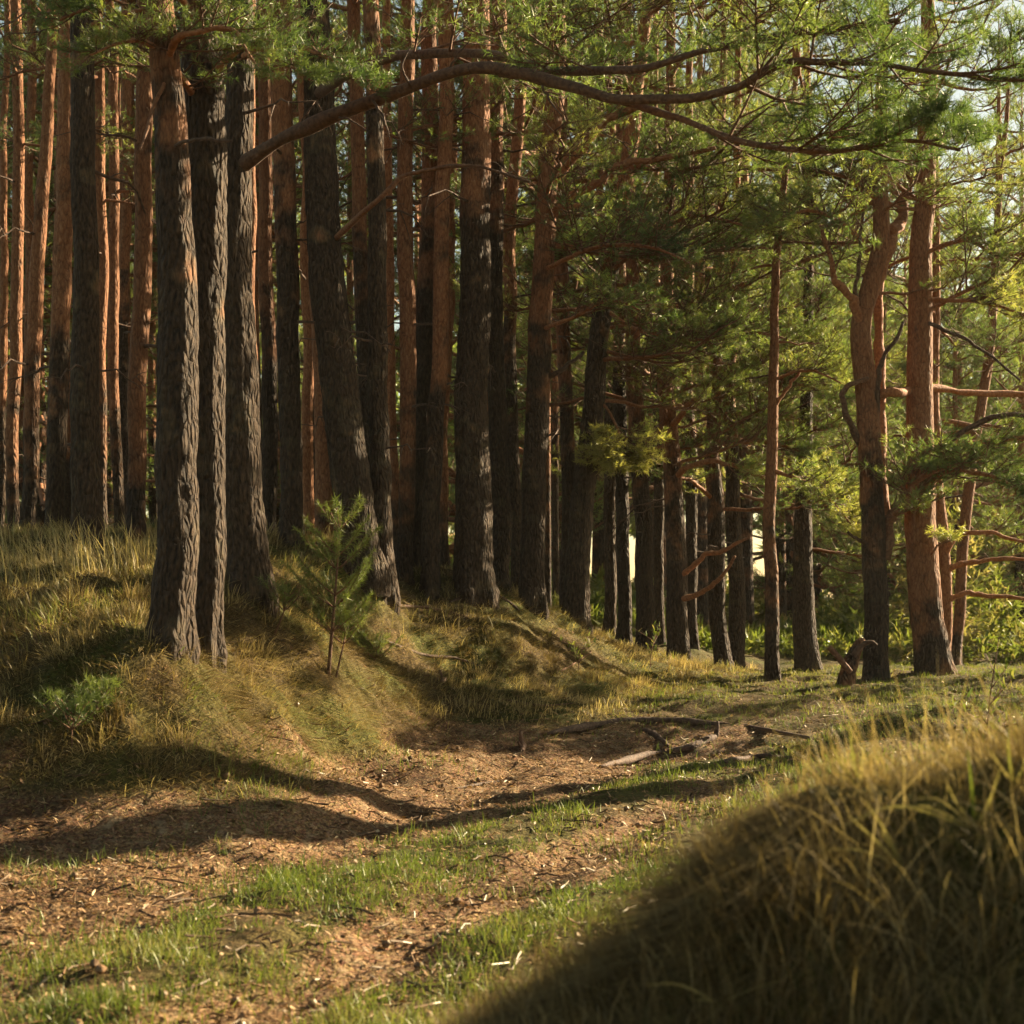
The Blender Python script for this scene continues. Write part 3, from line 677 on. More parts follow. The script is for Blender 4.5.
V1 = pine('left stem of the dark pair standing in a V by the clearing', 22, [(724, 668), (716, 610), (714, 540), (714, 440), (716, 330)], (20, 17, 11), 470, 14, 1, dead=3)
pine('right stem of the dark pair standing in a V by the clearing', 22.4, [(735, 668), (737, 600), (733, 520), (731, 420), (733, 320)], (20, 15, 10), 430, 14, 1, dead=2)
PO = pine('straight bare pole-like orange pine alone at the clearing edge', 19, [(772, 674), (771, 560), (771, 460), (774, 345), (776, 270)], (17, 12, 8), 560, 11, 1, dead=1)
pine('stubby dark trunk in shade between the pole-like pine and the broken stump', 23, [(808, 678), (804, 610), (803, 520), (806, 420)], (28, 19, 13), 250, 12, 1, dead=2)
I1 = pine('many-forked pine at the clearing with a dark foot and orange crown limbs', 18, [(875, 682), (874, 600), (871, 510), (867, 430), (862, 360), (862, 320), (871, 280), (879, 240), (879, 180), (880, 90)], (28, 23, 12), 480, 9.5, 1, dead=0, crown_h=.64)
J1 = pine('thick straight reddish pine at the clearing, right of the many-forked pine', 18.2, [(934, 675), (926, 600), (921, 500), (919, 400), (920, 320), (922, 250), (926, 180), (930, 60)], (40, 26, 16), 620, 11, 1, dead=0, crown_h=.66)
K1 = pine('slim pine behind the thick reddish pine, three bare orange limbs reaching right', 21, [(944, 675), (945, 600), (944, 545), (938, 480), (936, 400), (938, 300)], (13, 11, 8), 690, 9, 1, dead=1)
R1 = pine('orange pine leaning right among the boughs at the photo\'s right side', 24, [(955, 674), (962, 560), (972, 460), (980, 410), (988, 350), (996, 250)], (13, 11, 8), 640, 11, 1, dead=1)
# ------------------------------------------------------------------ measured limbs
FO = dict(n=16, L=.7, lvl=1, gap=.11, c=22, nl=.07, nw=.0055, mu=.3)
limb(L, [(238, 168, 12.6), (290, 135, 12.2), (340, 110, 11.8), (420, 82, 11.4), (480, 68, 11), (560, 80, 10.7), (620, 95, 10.4), (700, 92, 10.1), (755, 76, 9.9), (800, 60, 9.7), (860, 60, 9.5), (940, 72, 9.3), (1040, 82, 9.2)], .066, .011, seed=1, tint=(.15, .15), k=10, n=90,
     needles=dict(FO, n=20, L=1.1, lvl=2, gap=.2, c=16, mu=.34), t0=.62, label='long bare bow-shaped limb')
limb(Q, [(317, 95, 15.6), (350, 72, 13.8), (400, 56, 13), (500, 54, 12), (560, 72, 11.2), (640, 70, 10.2), (760, 40, 9.8), (900, 20, 9.4)], .055, .015, seed=2, tint=(.15, .15), needles=dict(FO, n=22, L=1.0, lvl=2, gap=.2, c=16, mu=.34), t0=.25)
limb(L, [(500, 72, 10.95), (560, 84, 10.8), (620, 104, 10.6), (680, 122, 10.4), (750, 145, 10), (830, 155, 9.8), (900, 140, 9.6), (960, 150, 9.4)], .04, .01, seed=3, tint=(.2, .3), needles=dict(FO, n=22, L=.9, lvl=2, gap=.2, c=16, mu=.34), t0=.45)
for q, tw in enumerate(([(298, 131, 12.1), (308, 112, 12.0), (322, 96, 11.9)], [(372, 99, 11.6), (384, 118, 11.4), (390, 140, 11.3)], [(446, 76, 11.2), (455, 58, 11.1), (470, 40, 11)],
                        [(540, 78, 10.8), (548, 98, 10.7), (562, 116, 10.6)], [(330, 116, 11.9), (350, 120, 11.7), (366, 130, 11.6)], [(410, 86, 11.4), (402, 66, 11.3), (410, 48, 11.3)])):
    limb(L, tw, .013, .004, seed=70+q, tint=(.1, .1), name='dead_branch', k=6)
limb(L, [(238, 60, 12.6), (280, 40, 12.0), (330, 60, 11.6), (370, 90, 11.3)], .03, .008, seed=5, needles=dict(FO, n=18, L=.55), t0=.2)
limb(Q, [(334, 240, 15.6), (370, 205, 14.3), (400, 180, 14.2), (440, 168, 14.1), (480, 168, 14), (530, 182, 14)], .032, .012, seed=6, tint=(.6, .1), label='thin bare arching branch')
limb(K, [(200, 105, 11.2), (165, 60, 10.6), (130, 40, 10.2), (90, 55, 10)], .035, .008, seed=7, needles=dict(FO, n=22, L=.55, mu=.4), t0=.1)
limb(K, [(210, 80, 11.2), (240, 50, 10.8), (280, 60, 10.5), (310, 80, 10.4)], .03, .008, seed=8, needles=dict(FO, n=20, L=.5, mu=.4), t0=.1)
limb(K, [(200, 20, 11.2), (170, -10, 10.8), (120, -5, 10.4), (60, 20, 10.2)], .03, .008, seed=9, needles=dict(FO, n=22, L=.6), t0=.1)
limb(J, [(166, 60, 10.5), (185, 35, 10.2), (230, 30, 10), (260, 70, 9.9)], .03, .008, seed=10, needles=dict(FO, n=18, L=.5, mu=.4), t0=.1)
limb(J, [(170, 150, 10.5), (186, 142, 10.3), (205, 140, 10.2), (232, 141, 10.1)], .018, .01, seed=11, tint=(.05, .05), name='dead_branch')
limb(J, [(172, 62, 10.5), (160, 90, 10.4), (148, 125, 10.3), (140, 150, 10.2)], .02, .008, seed=12, tint=(.5, .3), name='dead_branch')
# forked pine
ZF = dict(FO, n=14, L=.7, lvl=1, gap=.15, c=18, nl=.09, nw=.009, mu=.42)
limb(Z, [(549, 185, 18), (566, 163, 17.8), (585, 142, 17.6), (606, 122, 17.4), (640, 105, 17.2)], .085, .04, seed=20, needles=ZF, t0=.5)
limb(Z, [(545, 220, 18), (565, 202, 17.8), (590, 183, 17.6), (625, 168, 17.4), (665, 160, 17.2), (715, 148, 17)], .075, .025, seed=21, needles=ZF, t0=.5)
limb(Z, [(546, 210, 18), (570, 206, 17.6), (600, 208, 17.4), (630, 210, 17.2)], .04, .02, seed=22, needles=ZF, t0=.4)
limb(Z, [(543, 270, 18), (590, 250, 17), (640, 245, 16.6), (690, 262, 16.2)], .035, .012, seed=23, needles=dict(ZF, n=26, L=1.0, mu=.2), t0=.2)
limb(Z, [(541, 330, 18), (570, 318, 17.4), (610, 300, 17), (640, 310, 16.7)], .03, .01, seed=24, needles=dict(ZF, n=16, L=.8, mu=.25), t0=.3)
limb(Z, [(541, 380, 18), (556, 372, 17.9), (575, 360, 17.8), (584, 352, 17.8)], .035, .02, seed=25, tint=(.05, .05), name='dead_branch')
limb(LN, [(612, 262, 19), (650, 235, 18.5), (700, 215, 18.2), (760, 230, 18)], .04, .012, seed=26, needles=dict(ZF, n=26, L=1.1, mu=.3), t0=.2)
limb(LN, [(598, 400, 19), (608, 410, 18.9), (617, 430, 18.8), (618, 448, 18.8), (625, 470, 18.7)], .022, .01, seed=27, tint=(.6, .5), needles=dict(ZF, n=30, L=.8, gap=.11, c=20, mu=.85), t0=.35, label='drooping bough with needles coloured bright as if sunlit')  # needle tint raised so the shaded bough looks sunlit
limb(LN, [(618, 220, 19), (580, 250, 18.6), (545, 270, 18.4)], .03, .01, seed=28, needles=dict(ZF, n=20, L=.8, mu=.3), t0=.2)
limb(LN, [(605, 310, 19), (640, 330, 18.6), (690, 340, 18.3), (730, 330, 18.2)], .035, .01, seed=29, needles=dict(ZF, n=26, L=.95, mu=.3), t0=.25)
# low rusty limbs
limb(O1, [(672, 480, 20.8), (690, 466, 20.5), (715, 462, 20.2), (745, 470, 20), (770, 480, 19.8)], .05, .02, seed=30, needles=dict(ZF, n=14, L=.7), t0=.5)
limb(O1, [(677, 580, 20.8), (700, 560, 20.4), (725, 548, 20.1), (748, 538, 20)], .045, .02, seed=31)
limb(O1, [(679, 600, 20.8), (700, 592, 20.2), (720, 578, 19.8), (735, 556, 19.6)], .045, .02, seed=32)
limb(O1, [(667, 430, 20.8), (690, 405, 20.4), (715, 392, 20.1), (735, 384, 20)], .05, .018, seed=33, needles=ZF, t0=.4)
limb(O1, [(667, 420, 20.8), (650, 440, 20.4), (645, 452, 20.2)], .05, .02, seed=34, tint=(.5, .3))
limb(O1, [(666, 350, 20.8), (700, 330, 20.3), (750, 330, 20), (800, 345, 19.7)], .05, .015, seed=35, needles=dict(ZF, n=26, L=1.1, mu=.4), t0=.25)
limb(V1, [(714, 500, 22), (690, 480, 21.5), (660, 478, 21)], .04, .015, seed=36, needles=dict(ZF, n=12, L=.6), t0=.5)
limb(V1, [(716, 400, 22), (750, 380, 21.6), (800, 385, 21.3), (840, 400, 21)], .045, .015, seed=37, needles=dict(ZF, n=24, L=1.1, mu=.35), t0=.25)
limb(V1, [(716, 450, 22), (760, 440, 21.5), (810, 455, 21.2)], .045, .015, seed=38, needles=dict(ZF, n=22, L=1.0, mu=.3), t0=.25)
# the pole and the boughs between it and the forked pine, sunlight tinted into needles
limb(PO, [(772, 410, 19), (790, 385, 18.9), (800, 372, 18.9)], .03, .015, seed=39, tint=(.8, .7), name='dead_branch')
limb(PO, [(771, 470, 19), (800, 480, 18.8), (830, 500, 18.6), (856, 530, 18.5)], .03, .01, seed=40, needles=dict(ZF, n=26, L=.8, mu=.8, c=20), t0=.15, label='bough with sunlight painted into its needles, hanging towards the many-forked pine')
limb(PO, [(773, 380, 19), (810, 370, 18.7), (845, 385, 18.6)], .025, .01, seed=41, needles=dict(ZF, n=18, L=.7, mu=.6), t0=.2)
# many-forked pine
limb(I1, [(862, 330, 18), (856, 308, 17.9), (846, 290, 17.8), (836, 275, 17.7), (830, 262, 17.6), (822, 230, 17.5)], .075, .025, seed=42, needles=dict(ZF, n=14), t0=.6)
limb(I1, [(868, 300, 18), (882, 262, 18.1), (893, 235, 18.2), (902, 214, 18.3), (908, 190, 18.4), (912, 150, 18.4)], .11, .05, seed=43, needles=dict(ZF, n=16, L=.8), t0=.6)
limb(I1, [(855, 310, 18), (856, 285, 17.8), (860, 240, 17.8), (863, 212, 17.7)], .035, .015, seed=44, tint=(.1, .1))
limb(I1, [(872, 560, 18), (884, 520, 18.2), (878, 440, 18.4), (877, 380, 18.5), (879, 320, 18.6), (880, 250, 18.6)], .08, .06, seed=45, tint=(.9, .9), label='second orange stem behind the main one')
limb(I1, [(885, 560, 18), (890, 530, 18), (893, 515, 18), (905, 500, 17.9), (918, 480, 17.8), (950, 465, 17.4)], .085, .03, seed=46, tint=(.2, .7), needles=dict(ZF, n=26, L=.8, mu=.45), t0=.45)
limb(I1, [(861, 446, 18), (852, 428, 17.9), (844, 408, 17.8), (845, 395, 17.8), (854, 384, 17.8), (868, 378, 17.8)], .045, .03, seed=47, tint=(.05, .3), label='dark elbow-shaped branch')
limb(I1, [(877, 420, 18), (877, 385, 17.8), (881, 366, 17.7), (893, 345, 17.6), (903, 322, 17.5)], .04, .02, seed=48, tint=(.05, .05))
limb(I1, [(870, 545, 18), (858, 540, 17.8), (848, 532, 17.7)], .03, .015, seed=49, tint=(.05, .05), name='dead_branch')
limb(I1, [(868, 250, 18), (840, 220, 17.6), (800, 210, 17.3), (770, 225, 17.1)], .04, .012, seed=50, needles=dict(ZF, n=24, L=1.0, mu=.6), t0=.2)
limb(I1, [(880, 200, 18), (850, 180, 17.7), (820, 170, 17.5)], .04, .012, seed=51, needles=dict(ZF, n=22, L=.9, mu=.6), t0=.2)
limb(I1, [(876, 396, 18), (900, 391, 17.8), (930, 390, 19), (980, 394, 19.4), (1040, 394, 19.6)], .06, .04, seed=52, tint=(1, .9))
# thick reddish pine
limb(J1, [(921, 480, 18.2), (950, 440, 17.9), (985, 420, 17.7), (1010, 415, 17.5), (1040, 418, 17.4)], .045, .025, seed=53, tint=(.1, .1))
limb(J1, [(922, 500, 18.2), (945, 460, 18), (970, 444, 17.9), (1000, 440, 17.8), (1040, 436, 17.7)], .06, .035, seed=54, tint=(.9, .9), needles=dict(ZF, n=12, L=.6, mu=.5), t0=.5)
limb(J1, [(925, 480, 18.2), (960, 470, 17.6), (1000, 480, 17.3), (1040, 500, 17)], .04, .012, seed=55, needles=dict(ZF, n=30, L=.9, mu=.35), t0=.1)
limb(J1, [(920, 320, 18.2), (950, 332, 17.8), (985, 352, 17.6), (1020, 380, 17.4)], .03, .015, seed=56, tint=(.05, .05))
limb(J1, [(922, 255, 18.2), (960, 240, 17.8), (1000, 255, 17.5), (1040, 250, 17.3)], .035, .012, seed=57, needles=dict(ZF, n=24, L=.9, mu=.6), t0=.2)
limb(J1, [(921, 300, 18.2), (960, 300, 17.7), (1010, 310, 17.4), (1040, 320, 17.3)], .03, .012, seed=58, needles=dict(ZF, n=22, L=.8, mu=.6), t0=.3)
limb(J1, [(926, 565, 18.2), (935, 548, 17.9), (945, 540, 17.7)], .02, .008, seed=59, needles=dict(ZF, n=8, L=.4, mu=.8), t0=.2)
limb(K1, [(944, 556, 21), (955, 538, 20.9), (970, 531, 20.8), (1000, 536, 20.7), (1040, 545, 20.6)], .05, .02, seed=60, tint=(1, .9))
limb(K1, [(945, 572, 21), (960, 563, 20.9), (990, 559, 20.8), (1040, 560, 20.6)], .05, .025, seed=61, tint=(1, .9))
limb(K1, [(945, 603, 21), (960, 595, 20.9), (990, 595, 20.8), (1040, 601, 20.6)], .05, .025, seed=62, tint=(1, .9))
limb(R1, [(970, 470, 24), (985, 450, 23.8), (1000, 438, 23.6), (1020, 415, 23.4)], .05, .03, seed=63, tint=(1, .8))

boughs(Z, 4.4, 8, 9, 1, .95); boughs(LN, 3.6, 8.5, 11, 2, .95); boughs(B3, 4.4, 9, 8, 3); boughs(O1, 3.4, 9, 11, 4); boughs(V1, 3.2, 9, 11, 5)
boughs(I1, 4.6, 8.5, 7, 7, .7); boughs(J1, 4.4, 9, 6, 8, .75); boughs(K1, 3.4, 8, 10, 9, .85); boughs(R1, 3.4, 9, 11, 10, .85); boughs(PO, 4.5, 8, 6, 11, .7)
boughs(LN, 2.7, 5, 6, 31, .8); boughs(B3, 2.9, 5.4, 6, 32, .85); boughs(O1, 2.7, 5.2, 7, 33, .85); boughs(V1, 2.5, 5.2, 7, 34, .85); boughs(TREES[TREES.index(next(t for t in TREES if t[0] is V1[0]))+1][:2], 3, 6, 5, 35, .8)
boughs(TREES[TREES.index(next(t for t in TREES if t[0] is PO[0]))+1][:2], 1.9, 6, 8, 36, .85)
for q, i in enumerate((4, 5, 6, 7, 8, 11, 12, 16, 19, 22)): boughs(TREES[i][:2], 5.0, 8.5, 4, 60+q, .62)
# ------------------------------------------------------------------ filler pines deep in the stand
rs = np.random.default_rng(77)
DEEPT = []
for i in range(4):
    g = Geo(); P = catmull([(0, 0, -.4), (rs.normal(0, .04), 0, 3), (rs.normal(0, .1), rs.normal(0, .05), 8), (rs.normal(0, .12), 0, 13), (0, 0, 18)], 60)
    zz = P[:, 2]; tube(g, P, np.interp(zz, [0, 1, 8, 18], [.19, .15, .12, .04])*(1+.1*(fbm(zz*2, zz*0+i, i, 2)-.5)), 10, smooth(1.5+i, 4+i, zz))
    DEEPT.append(g.mesh('trunk', [BARK]))
def deep(x, y, label, group, tall=True):
    z = float(ground(x, y)); s = rs.uniform(.8, 1.1)
    o = thing('pine_tree', label, 'pine tree', (x, y, z), group, rs.random()*6.28)
    part('trunk', DEEPT[rs.integers(4)], o, sc=s)
    part('crown', TALL[rs.integers(3)], o, (0, 0, rs.uniform(6.5, 10.5)*s), rs.random()*6, rs.uniform(1.0, 1.4))
    for q in range(2): part('dead_branch', DEAD[rs.integers(5)], o, (0, 0, rs.uniform(2, 7)), rs.random()*6.28)
placed = []
while len(placed) < 46:
    y = rs.uniform(25, 48); px = rs.uniform(-30, 560); x = (px-512)/F*y
    if all((x-a)**2+(y-b)**2 > 1.2 for a, b in placed):
        placed.append((x, y)); deep(x, y, 'slender pine trunk deep in the dim stand behind the bank', 'pines deep in the stand')
# bushy pines beyond the clearing
bp = []
spots = [(560, 31), (700, 31), (815, 37), (850, 45), (905, 36), (960, 33), (1000, 35), (1050, 34), (600, 37), (680, 39), (740, 36), (800, 40), (880, 42), (940, 40), (1010, 41),
         (620, 47), (840, 52), (1020, 52), (480, 50), (320, 50), (160, 50), (10, 50), (885, 32), (955, 31), (1022, 32), (600, 33), (650, 35), (745, 33), (790, 36), (560, 35), (430, 30), (500, 28), (350, 33), (280, 36), (200, 34), (120, 37), (40, 35), (660, 33), (780, 35)]
for i, (px, y) in enumerate(spots):
    x = (px-512)/F*y; z = float(ground(x, y)); s = rs.uniform(1.0, 1.4)
    if px > 880: s *= .8
    o = thing('bushy_pine', 'bushy green pine with boughs low to the ground beyond the clearing' if px > 500 else 'bushy green pine glimpsed far behind the stand of bare trunks', 'pine tree', (x, y, z), 'bushy pines beyond the clearing' if px > 500 else 'bushy pines behind the stand', rs.random()*6.28)
    part('trunk', BTR, o, sc=s); part('crown', BUSH[i % 4], o, (0, 0, 2.2 if 540 < px < 790 else 0), sc=(s, s, s*rs.uniform(1.0, 1.4)), rz=rs.random()*6.28)
# pines of the open side, just past the picture's right edge: their shadows lie across the track
def side(x, y, label, sc, cr, ch, csc, az=0., trunk_sc=1.):
    z = float(ground(x, y)); o = thing('pine_tree', label, 'pine tree', (x, y, z), None, az)
    if cr is None:
        part('trunk', BTR, o, sc=sc); part('crown', BUSH[1], o, sc=sc)
    else:
        part('trunk', DEEPT[cr], o, sc=(trunk_sc, trunk_sc, sc)); part('crown', TALL[cr], o, (0, 0, ch), 1., csc)
side(5.9, 13.5, 'pine just past the right border whose trunk shadow crosses the track', .9, 0, 10.5, 1.0, 0, 1.7)
side(6.9, 14.9, 'second pine past the right border, behind the first', .9, 1, 10, 1.0, 1., 1.3)
side(8.3, 18.5, 'low bushy pine past the right border shading the hollow', .5, None, 0, 0)
# leafy undergrowth beyond the clearing
g = Geo(); n = 16000
y = rs.uniform(24.5, 60, n); px = rs.uniform(470, 1090, n); x = (px-512)/F*y
hh = (2.6*smooth(.42, .7, fbm(x*.45, y*.3, 15, 3))*smooth(24, 29, y)+.25)*np.where(px < 770, .4, 1)
P = np.stack([x, y, ground(x, y)+rs.random(n)*hh], 1)
tufts(g, P, nrm(rs.normal(size=(n, 3))*.6+np.array([0, 0, .8])), rs.uniform(.7, 1.3, n), 11, .2, .06, rs, 0, spread=.7, tint=np.clip(.35+.7*(fbm(x*.5, y*.5, 16, 2)-.4)+rs.normal(0, .1, n), 0, .8))
single('undergrowth', g.mesh('undergrowth', [GRASS], ()), None, None, kind='stuff')
# far wood as one mass
g = Geo(); n = 7000
a = rs.uniform(-.62, .62, n); dd = rs.uniform(64, 84, n); x = np.tan(a)*dd*1.0; top = 13+8*fbm(a*14, a*0, 4, 3)-3*smooth(.2, .4, a)
P = np.stack([x, dd, .5+rs.random(n)**.8*top], 1)
k = ~((x/dd > .02) & (x/dd < .21) & (P[:, 2] < 4.2+1.6*vnoise(x*.4, x*0, 3)) & (rs.random(n) < .93)); P = P[k]; x = x[k]; n = len(x)   # open edge of the wood
tufts(g, P, nrm(rs.normal(size=(n, 3))+np.array([0, 0, .6])), rs.uniform(.8, 1.4, n), 26, .75, .16, rs, 0, spread=.8, tint=np.clip(.55+fbm(x*.2, P[:, 2]*.4, 9, 3)-.5+rs.normal(0, .1, n), 0, 1))
single('far_woodland', g.mesh('far_woodland', [NEEDLE], ()), None, None, kind='stuff')

# ------------------------------------------------------------------ saplings and small plants
def sapling(base, top, label, whorls, L, seed, n_in=7, first=.3, cat='pine sapling', name='pine_sapling', nl=.075, nd=34):
    rng = np.random.default_rng(seed); base = np.array(base, float); top = np.array(top, float)
    o = thing(name, label, cat, base)
    P = catmull([base-[0, 0, .05], base*.55+top*.45+rng.normal(0, .015, 3), top], 14); g = Geo()
    H = np.linalg.norm(top-base); tube(g, P, np.linspace(.011*H+.004, .004, 14), 8, .25); acc = []
    gb = Geo()
    for w in range(whorls):
        u = first+(1-first)*w/max(whorls-.4, 1); c = P[int(u*13)]
        for q in range(n_in):
            az = q*2*PI/n_in+rng.normal(0, .3)+w; l = L*(1.05-.72*u)*rng.uniform(.7, 1.2)
            d = np.array([math.cos(az), math.sin(az), .35+.4*u]); s = np.linspace(0, 1, 5)[:, None]
            B = c+d*s*l+np.array([0, 0, .35*l])*s*s; tube(gb, B, np.linspace(.006, .003, 5), 4, .3, cap=False)
            for v in np.linspace(.3, 1, max(2, int(l/.055))):
                j = min(int(v*4), 3); acc.append((B[j]+(B[j+1]-B[j])*(v*4-j), d+np.array([0, 0, .3])))
    for v in np.linspace(.75, 1, 5): acc.append((P[int(v*13)], np.array([0, 0, 1.])))
    part('stem', g.mesh('stem', [TWIG], origin=base), o)
    flush(gb, acc, rng, nd, nl, .0042, slot=1, tint_mu=.5)
    part('needles', gb.mesh('needles', [TWIG, YOUNG], (0,), origin=base), o)
    return o
b = hit(328, 674); sapling(b, W(341, 516, b[1]), 'young green pine sapling on the bank in front of the leaning dark pine', 6, .52, 1, n_in=6, first=.36, nd=44)
b = hit(335, 676); sapling(b, W(352, 610, b[1]+.1), 'thin little sapling with drooping side tufts beside the taller sapling', 3, .42, 2, 5, first=.6)
b = hit(273, 634); sapling(b, W(290, 590, b[1]), 'small bent sapling between the flared trunk and the taller sapling', 3, .3, 3, 5, first=.6)
b = hit(72, 750); sapling(b, W(76, 712, b[1]), 'bright green pine seedling low on the shaded left bank', 3, .24, 4, 6, first=.5, name='pine_seedling')
b = hit(92, 724); sapling(b, W(107, 690, b[1]), 'lighter pointed pine seedling just above the other seedling on the left bank', 3, .13, 5, 5, first=.4, name='pine_seedling')
b = hit(372, 660); sapling(b, b+np.array([.05, 0, .16]), 'small leafy tuft at a dark hole in the bank right of the saplings', 2, .25, 6, 6, first=.4, name='pine_seedling')
# weed on the verge behind the mound
def weed(base, H, label, seed, leaves=46):
    rng = np.random.default_rng(seed); base = np.array(base); o = thing('weed', label, 'plant', base); g = Geo(); gl = Geo()
    P = catmull([(0, 0, -.05), (.02, 0, H*.5), (.09, 0, H)], 10); tube(g, P, np.linspace(.007, .003, 10), 6, .3)
    c = []
    for q in range(9):
        i = rng.integers(3, 9); d = np.array([rng.normal(0, .7), rng.normal(0, .7), .7]); l = rng.uniform(.12, .3)
        B = P[i]+d*np.linspace(0, 1, 4)[:, None]*l; tube(g, B, np.linspace(.004, .002, 4), 4, .3, cap=False); c += [B[1], B[2], B[3]]
    part('stem', g.mesh('stem', [TWIG]), o)
    c = np.array(c); c = np.repeat(c, 3, 0)
    blades(gl, c, rng.uniform(.05, .09, len(c)), rng.uniform(.015, .03, len(c)), rng.normal(0, .6, (len(c), 2)), rng, np.clip(rng.normal(.3, .15, len(c)), 0, 1), curl=.4)
    part('leaves', gl.mesh('leaves', [GRASS], ()), o)
weed((W(985, 690, 9.0)[0], 9.0, float(ground(W(985, 690, 9.0)[0], 9.0))), 1.0, 'thin branching weed standing behind the sunlit mound grass', 1)
weed(hit(650, 668), .45, 'low straggly weed at the foot of the black-footed pine', 2)
weed(hit(578, 672), .35, 'short dry weed on the right slope of the mound', 3)
# sedge on the near mound
def sedge(px, py, d, specs, label, seed):
    base = hit(px, py, 2.2); d = base[1]; o = thing('sedge_tuft', label, 'grass tuft', base)
    for (tx, ty, mx, my, tint, wd) in specs:
        P = catmull([base, W(mx, my, d-.05), W(tx, ty, d-.12)], 14)-base; g = Geo(); m = len(P)
        T = nrm(np.gradient(P, axis=0)); sd = nrm(np.cross(T, [.2, 1, .15])); w = wd*.62*np.interp(np.linspace(0, 1, m), [0, .3, 1], [.8, 1, .08])
        dn = np.cross(sd, T)*w[:, None]*.35
        V = np.stack([P-sd*w[:, None], P-dn, P+sd*w[:, None]], 1).reshape(-1, 3)
        i = (np.arange(m-1)*3)[:, None]; q = np.concatenate([i+np.array([[0, 1, 4, 3]]), i+np.array([[1, 2, 5, 4]])])
        g.add(V, None, q, tint); part('blade', g.mesh('blade', [GRASS]), o)
sedge(975, 835, 2.9, [(838, 828, 900, 806, .62, .0075), (890, 812, 925, 806, .66, .006), (905, 800, 940, 800, .75, .005), (968, 750, 972, 790, .3, .008), (1000, 770, 990, 800, .6, .007), (945, 780, 955, 800, .7, .006)], 'sedge tuft with bent yellow-green blades on the sunlit side of the near mound', 1)
sedge(905, 870, 2.7, [(848, 815, 870, 835, .7, .008), (866, 803, 885, 830, .68, .006), (880, 830, 890, 845, .6, .006), (820, 850, 860, 850, .7, .006)], 'pale dry tuft on the shaded face of the near mound', 2)
sedge(860, 790, 3.4, [(828, 735, 842, 765, .6, .006), (850, 718, 852, 750, .5, .006), (865, 745, 862, 765, .7, .006), (812, 762, 835, 770, .75, .006)], 'yellowish tuft sticking up from the top of the near mound', 3)
sedge(1015, 790, 3.0, [(1008, 735, 1010, 765, .45, .008), (985, 745, 1000, 765, .7, .006), (1030, 740, 1024, 765, .55, .007)], 'amber-edged tuft on the near mound by the right border', 4)
sedge(720, 1010, 2.4, [(640, 985, 680, 985, .8, .006), (690, 1000, 705, 1000, .8, .006), (780, 980, 750, 990, .7, .005)], 'pale bent tuft at the bottom of the shaded mound', 5)

# ------------------------------------------------------------------ roots, stump, sticks
def rootobj(name, pts, r0, r1, label, cat, seed, tint=.1, forks=(), dz=0.0, bark=False):
    B = [hit(*p) for p in pts]; base = B[0]; rng = np.random.default_rng(seed)
    P = catmull([b_+np.array([0, 0, r0*.45+dz]) for b_ in B], 8*len(B)); m = len(P); P[:, 2] += .5*r0*(fbm(np.linspace(0, 6, m), np.full(m, seed), seed, 3)-.5)*2
    g = Geo(); tube(g, P-base, np.linspace(r0, r1, m)*np.interp(np.linspace(0, 1, m), [0, .12, .9, 1], [.3, 1, 1, .5])*(1+.8*(fbm(np.linspace(0, 14, m)+seed, np.zeros(m), 3, 3)-.5)), 10, tint)
    for (i, d, l, r) in forks:
        s = np.linspace(0, 1, 7)[:, None]; p = P[int(i*(m-1))]-base
        tube(g, p+np.array(d)*s*l+rng.normal(0, .03, 3)*s*(1-s), np.linspace(r, r*.5, 7), 8, tint)
    single(name, g.mesh(name, [BARK if bark else TWIG]), label, cat, base)
rootobj('tree_root', [(548, 737), (600, 727), (650, 722), (700, 725), (760, 731), (822, 742)], .05, .02, 'long dark root along the grassy lip of the hollow', 'root', 1)
rootobj('tree_root', [(600, 768), (645, 758), (690, 750), (716, 738)], .035, .045, 'knobbly pale-ended root lying across the hollow', 'root', 2, forks=[(1, (.1, 0, .8), .18, .03), (.8, (.5, .2, .3), .2, .025)])
rootobj('tree_root', [(640, 731), (655, 738), (668, 748)], .04, .03, 'short thick root slanting down from the lip of the hollow', 'root', 3)
rootobj('tree_root', [(720, 765), (760, 758), (800, 762)], .03, .015, 'thin root at the right end of the hollow', 'root', 4)
rootobj('stump_fragment', [(521, 752), (524, 746)], .03, .03, 'small upright pale stump fragment on the track edge', 'stump', 5, .2, forks=[(.5, (-.1, 0, 1), .16, .03), (.2, (-.35, 0, .8), .1, .02)])
rootobj('stump_fragment', [(440, 684), (446, 680)], .02, .015, 'little weathered stub on the slope above the track', 'stump', 6, .2, forks=[(.5, (-.25, 0, 1), .12, .018)])
rootobj('tree_root', [(372, 612), (400, 607), (440, 612), (470, 620)], .025, .012, 'pale exposed root across the mound under the gold-edged pine', 'root', 7, .2)
rootobj('tree_root', [(380, 640), (420, 655), (455, 660), (480, 668)], .025, .012, 'dark exposed root low on the slope under the mound', 'root', 8)
rootobj('tree_root', [(450, 604), (474, 594), (500, 600), (520, 612)], .03, .015, 'root bulging from the mound at the thickest middle trunk', 'root', 9, .1)
rootobj('fallen_stick', [(560, 672), (575, 664), (592, 652)], .012, .006, 'thin fallen stick tilted on the right slope of the mound', 'stick', 10, .4)
rootobj('fallen_stick', [(500, 700), (540, 706), (575, 704)], .012, .007, 'thin stick lying on the litter above the track', 'stick', 11, .2)
rootobj('fallen_stick', [(455, 790), (500, 782), (530, 786)], .012, .006, 'dark stick lying beside the left rut', 'stick', 12, .05)
